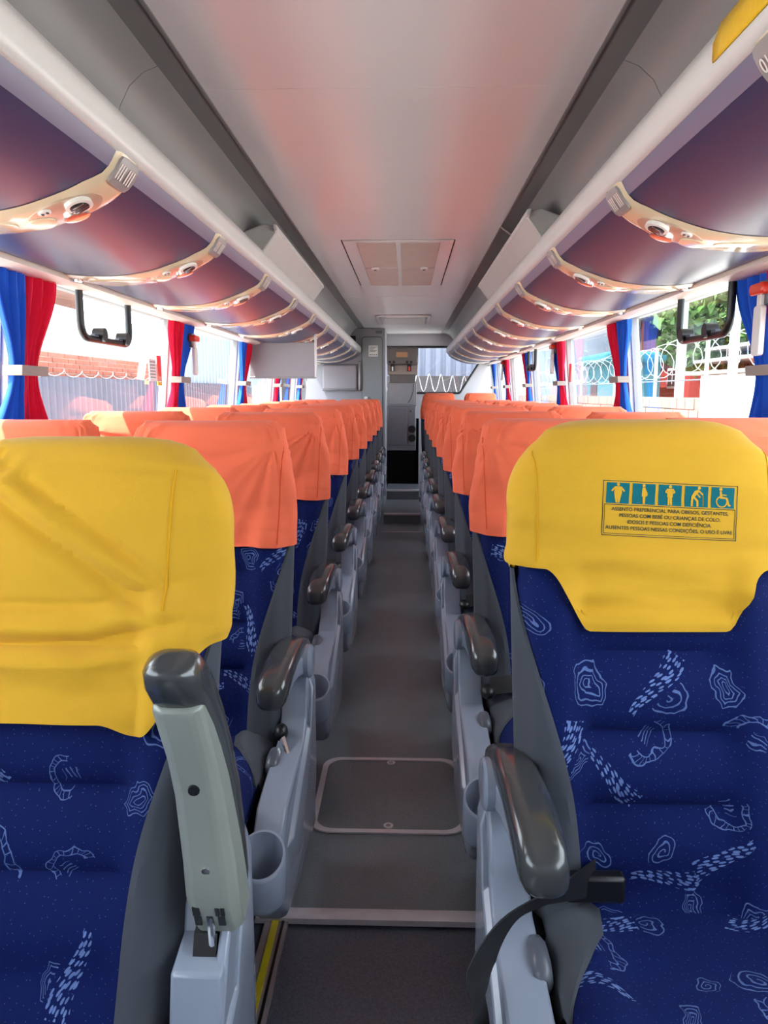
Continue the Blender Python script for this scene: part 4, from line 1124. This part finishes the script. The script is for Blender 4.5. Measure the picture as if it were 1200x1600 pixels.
box('shack_wall', M['house_or'], (0, 2.6, -2.6, 2.0, 0, 3.2), rs)
for k, z in enumerate((3.2, 3.55, 3.9)): box('tin_sheet', M['tile'], (-.5 + .3*k, 2.6, -3.0 + .4*k, 2.4, z, z+.09), rs)
box('blue_load', M['house_blue'], (.3, 1.6, -2.4, -.6, 4.0, 4.7), rs, bevel=.1)
for k, (x, y, h_, lab) in enumerate(((6.6, 19.0, 6.2, 'pale utility pole beyond the razor wire, right of the red house'), (6.2, 15.0, 3.6, 'short pale pole standing behind the sunlit white wall'))):
    tag(MB().tube([(x, y, -1.5), (x, y, h_)], .11 - .02*k, 10).build('utility_pole', M['pole']), lab, 'pole', 'utility poles outside')
def tree(x, y, z, r, n, label, seed):
    rt = empty('leafy_tree', (x, y, -1.5), label, 'tree', 'trees beyond the right windows'); rn = random.Random(seed)
    MB().tube([(0, 0, 0), (.1, .1, z*.5), (0, .2, z + 1.5)], .2, 8, [.24, .18, .1]).build('trunk', M['bark'], rt)
    m = MB()
    clumps = [(Vector((rn.gauss(0, r*.42), rn.gauss(0, r*.42), z + 1.5 + rn.gauss(0, r*.4))), r*rn.uniform(.3, .5)) for _ in range(22)]
    for i in range(n):
        c, cr = rn.choice(clumps); v = Vector((rn.gauss(0, 1), rn.gauss(0, 1), rn.gauss(0, 1))).normalized()*cr*rn.uniform(.6, 1.05); p = c + v
        a = Vector((rn.gauss(0, 1), rn.gauss(0, 1), rn.gauss(0, 1))).normalized(); b = a.cross(Vector((rn.gauss(0,1), rn.gauss(0,1), rn.gauss(0,1)))).normalized(); l = rn.uniform(.16, .30)
        m.add([p - a*l, p + b*l*.45, p + a*l, p - b*l*.45], [(0,1,2,3)])
    o = m.build('foliage', M['leaf'], rt, smooth=0); o['kind'] = 'stuff'
    return rt
tree(10.9, 27.2, 4.8, 2.6, 11000, 'broad green tree above the shack seen through the near right window', 1)
tree(10.6, 23.2, 3.7, 1.7, 7000, 'dense green tree standing directly behind the tin shack', 2)
tree(19.5, 57, 7.0, 3.6, 6000, 'distant green tree rising above the red house roof', 3)
tree(13.2, 31.0, 6.4, 2.4, 8000, 'tall bushy green tree between the red house and the shack', 4)
# rear
tag(box('stained_wall', M['darkcon'], (-2.4, 1.75, 15.0, 15.3, -1.5, 1.52)), 'dark stained wall behind the rear window', 'wall')
corrugated('sheet_metal_wall', M['corr_rear'], (1.75, 15.6), (-2.4, 15.6), 1.4, 5.2, .20, 'pale ribbed sheet-metal wall behind the rear window', 'wall', amp=.02)
razor('razor_wire', (-2, 14.6, 1.40), (1.7, 14.6, 1.36), .16, 17, 'coiled razor wire in front of the dark wall behind the rear window')
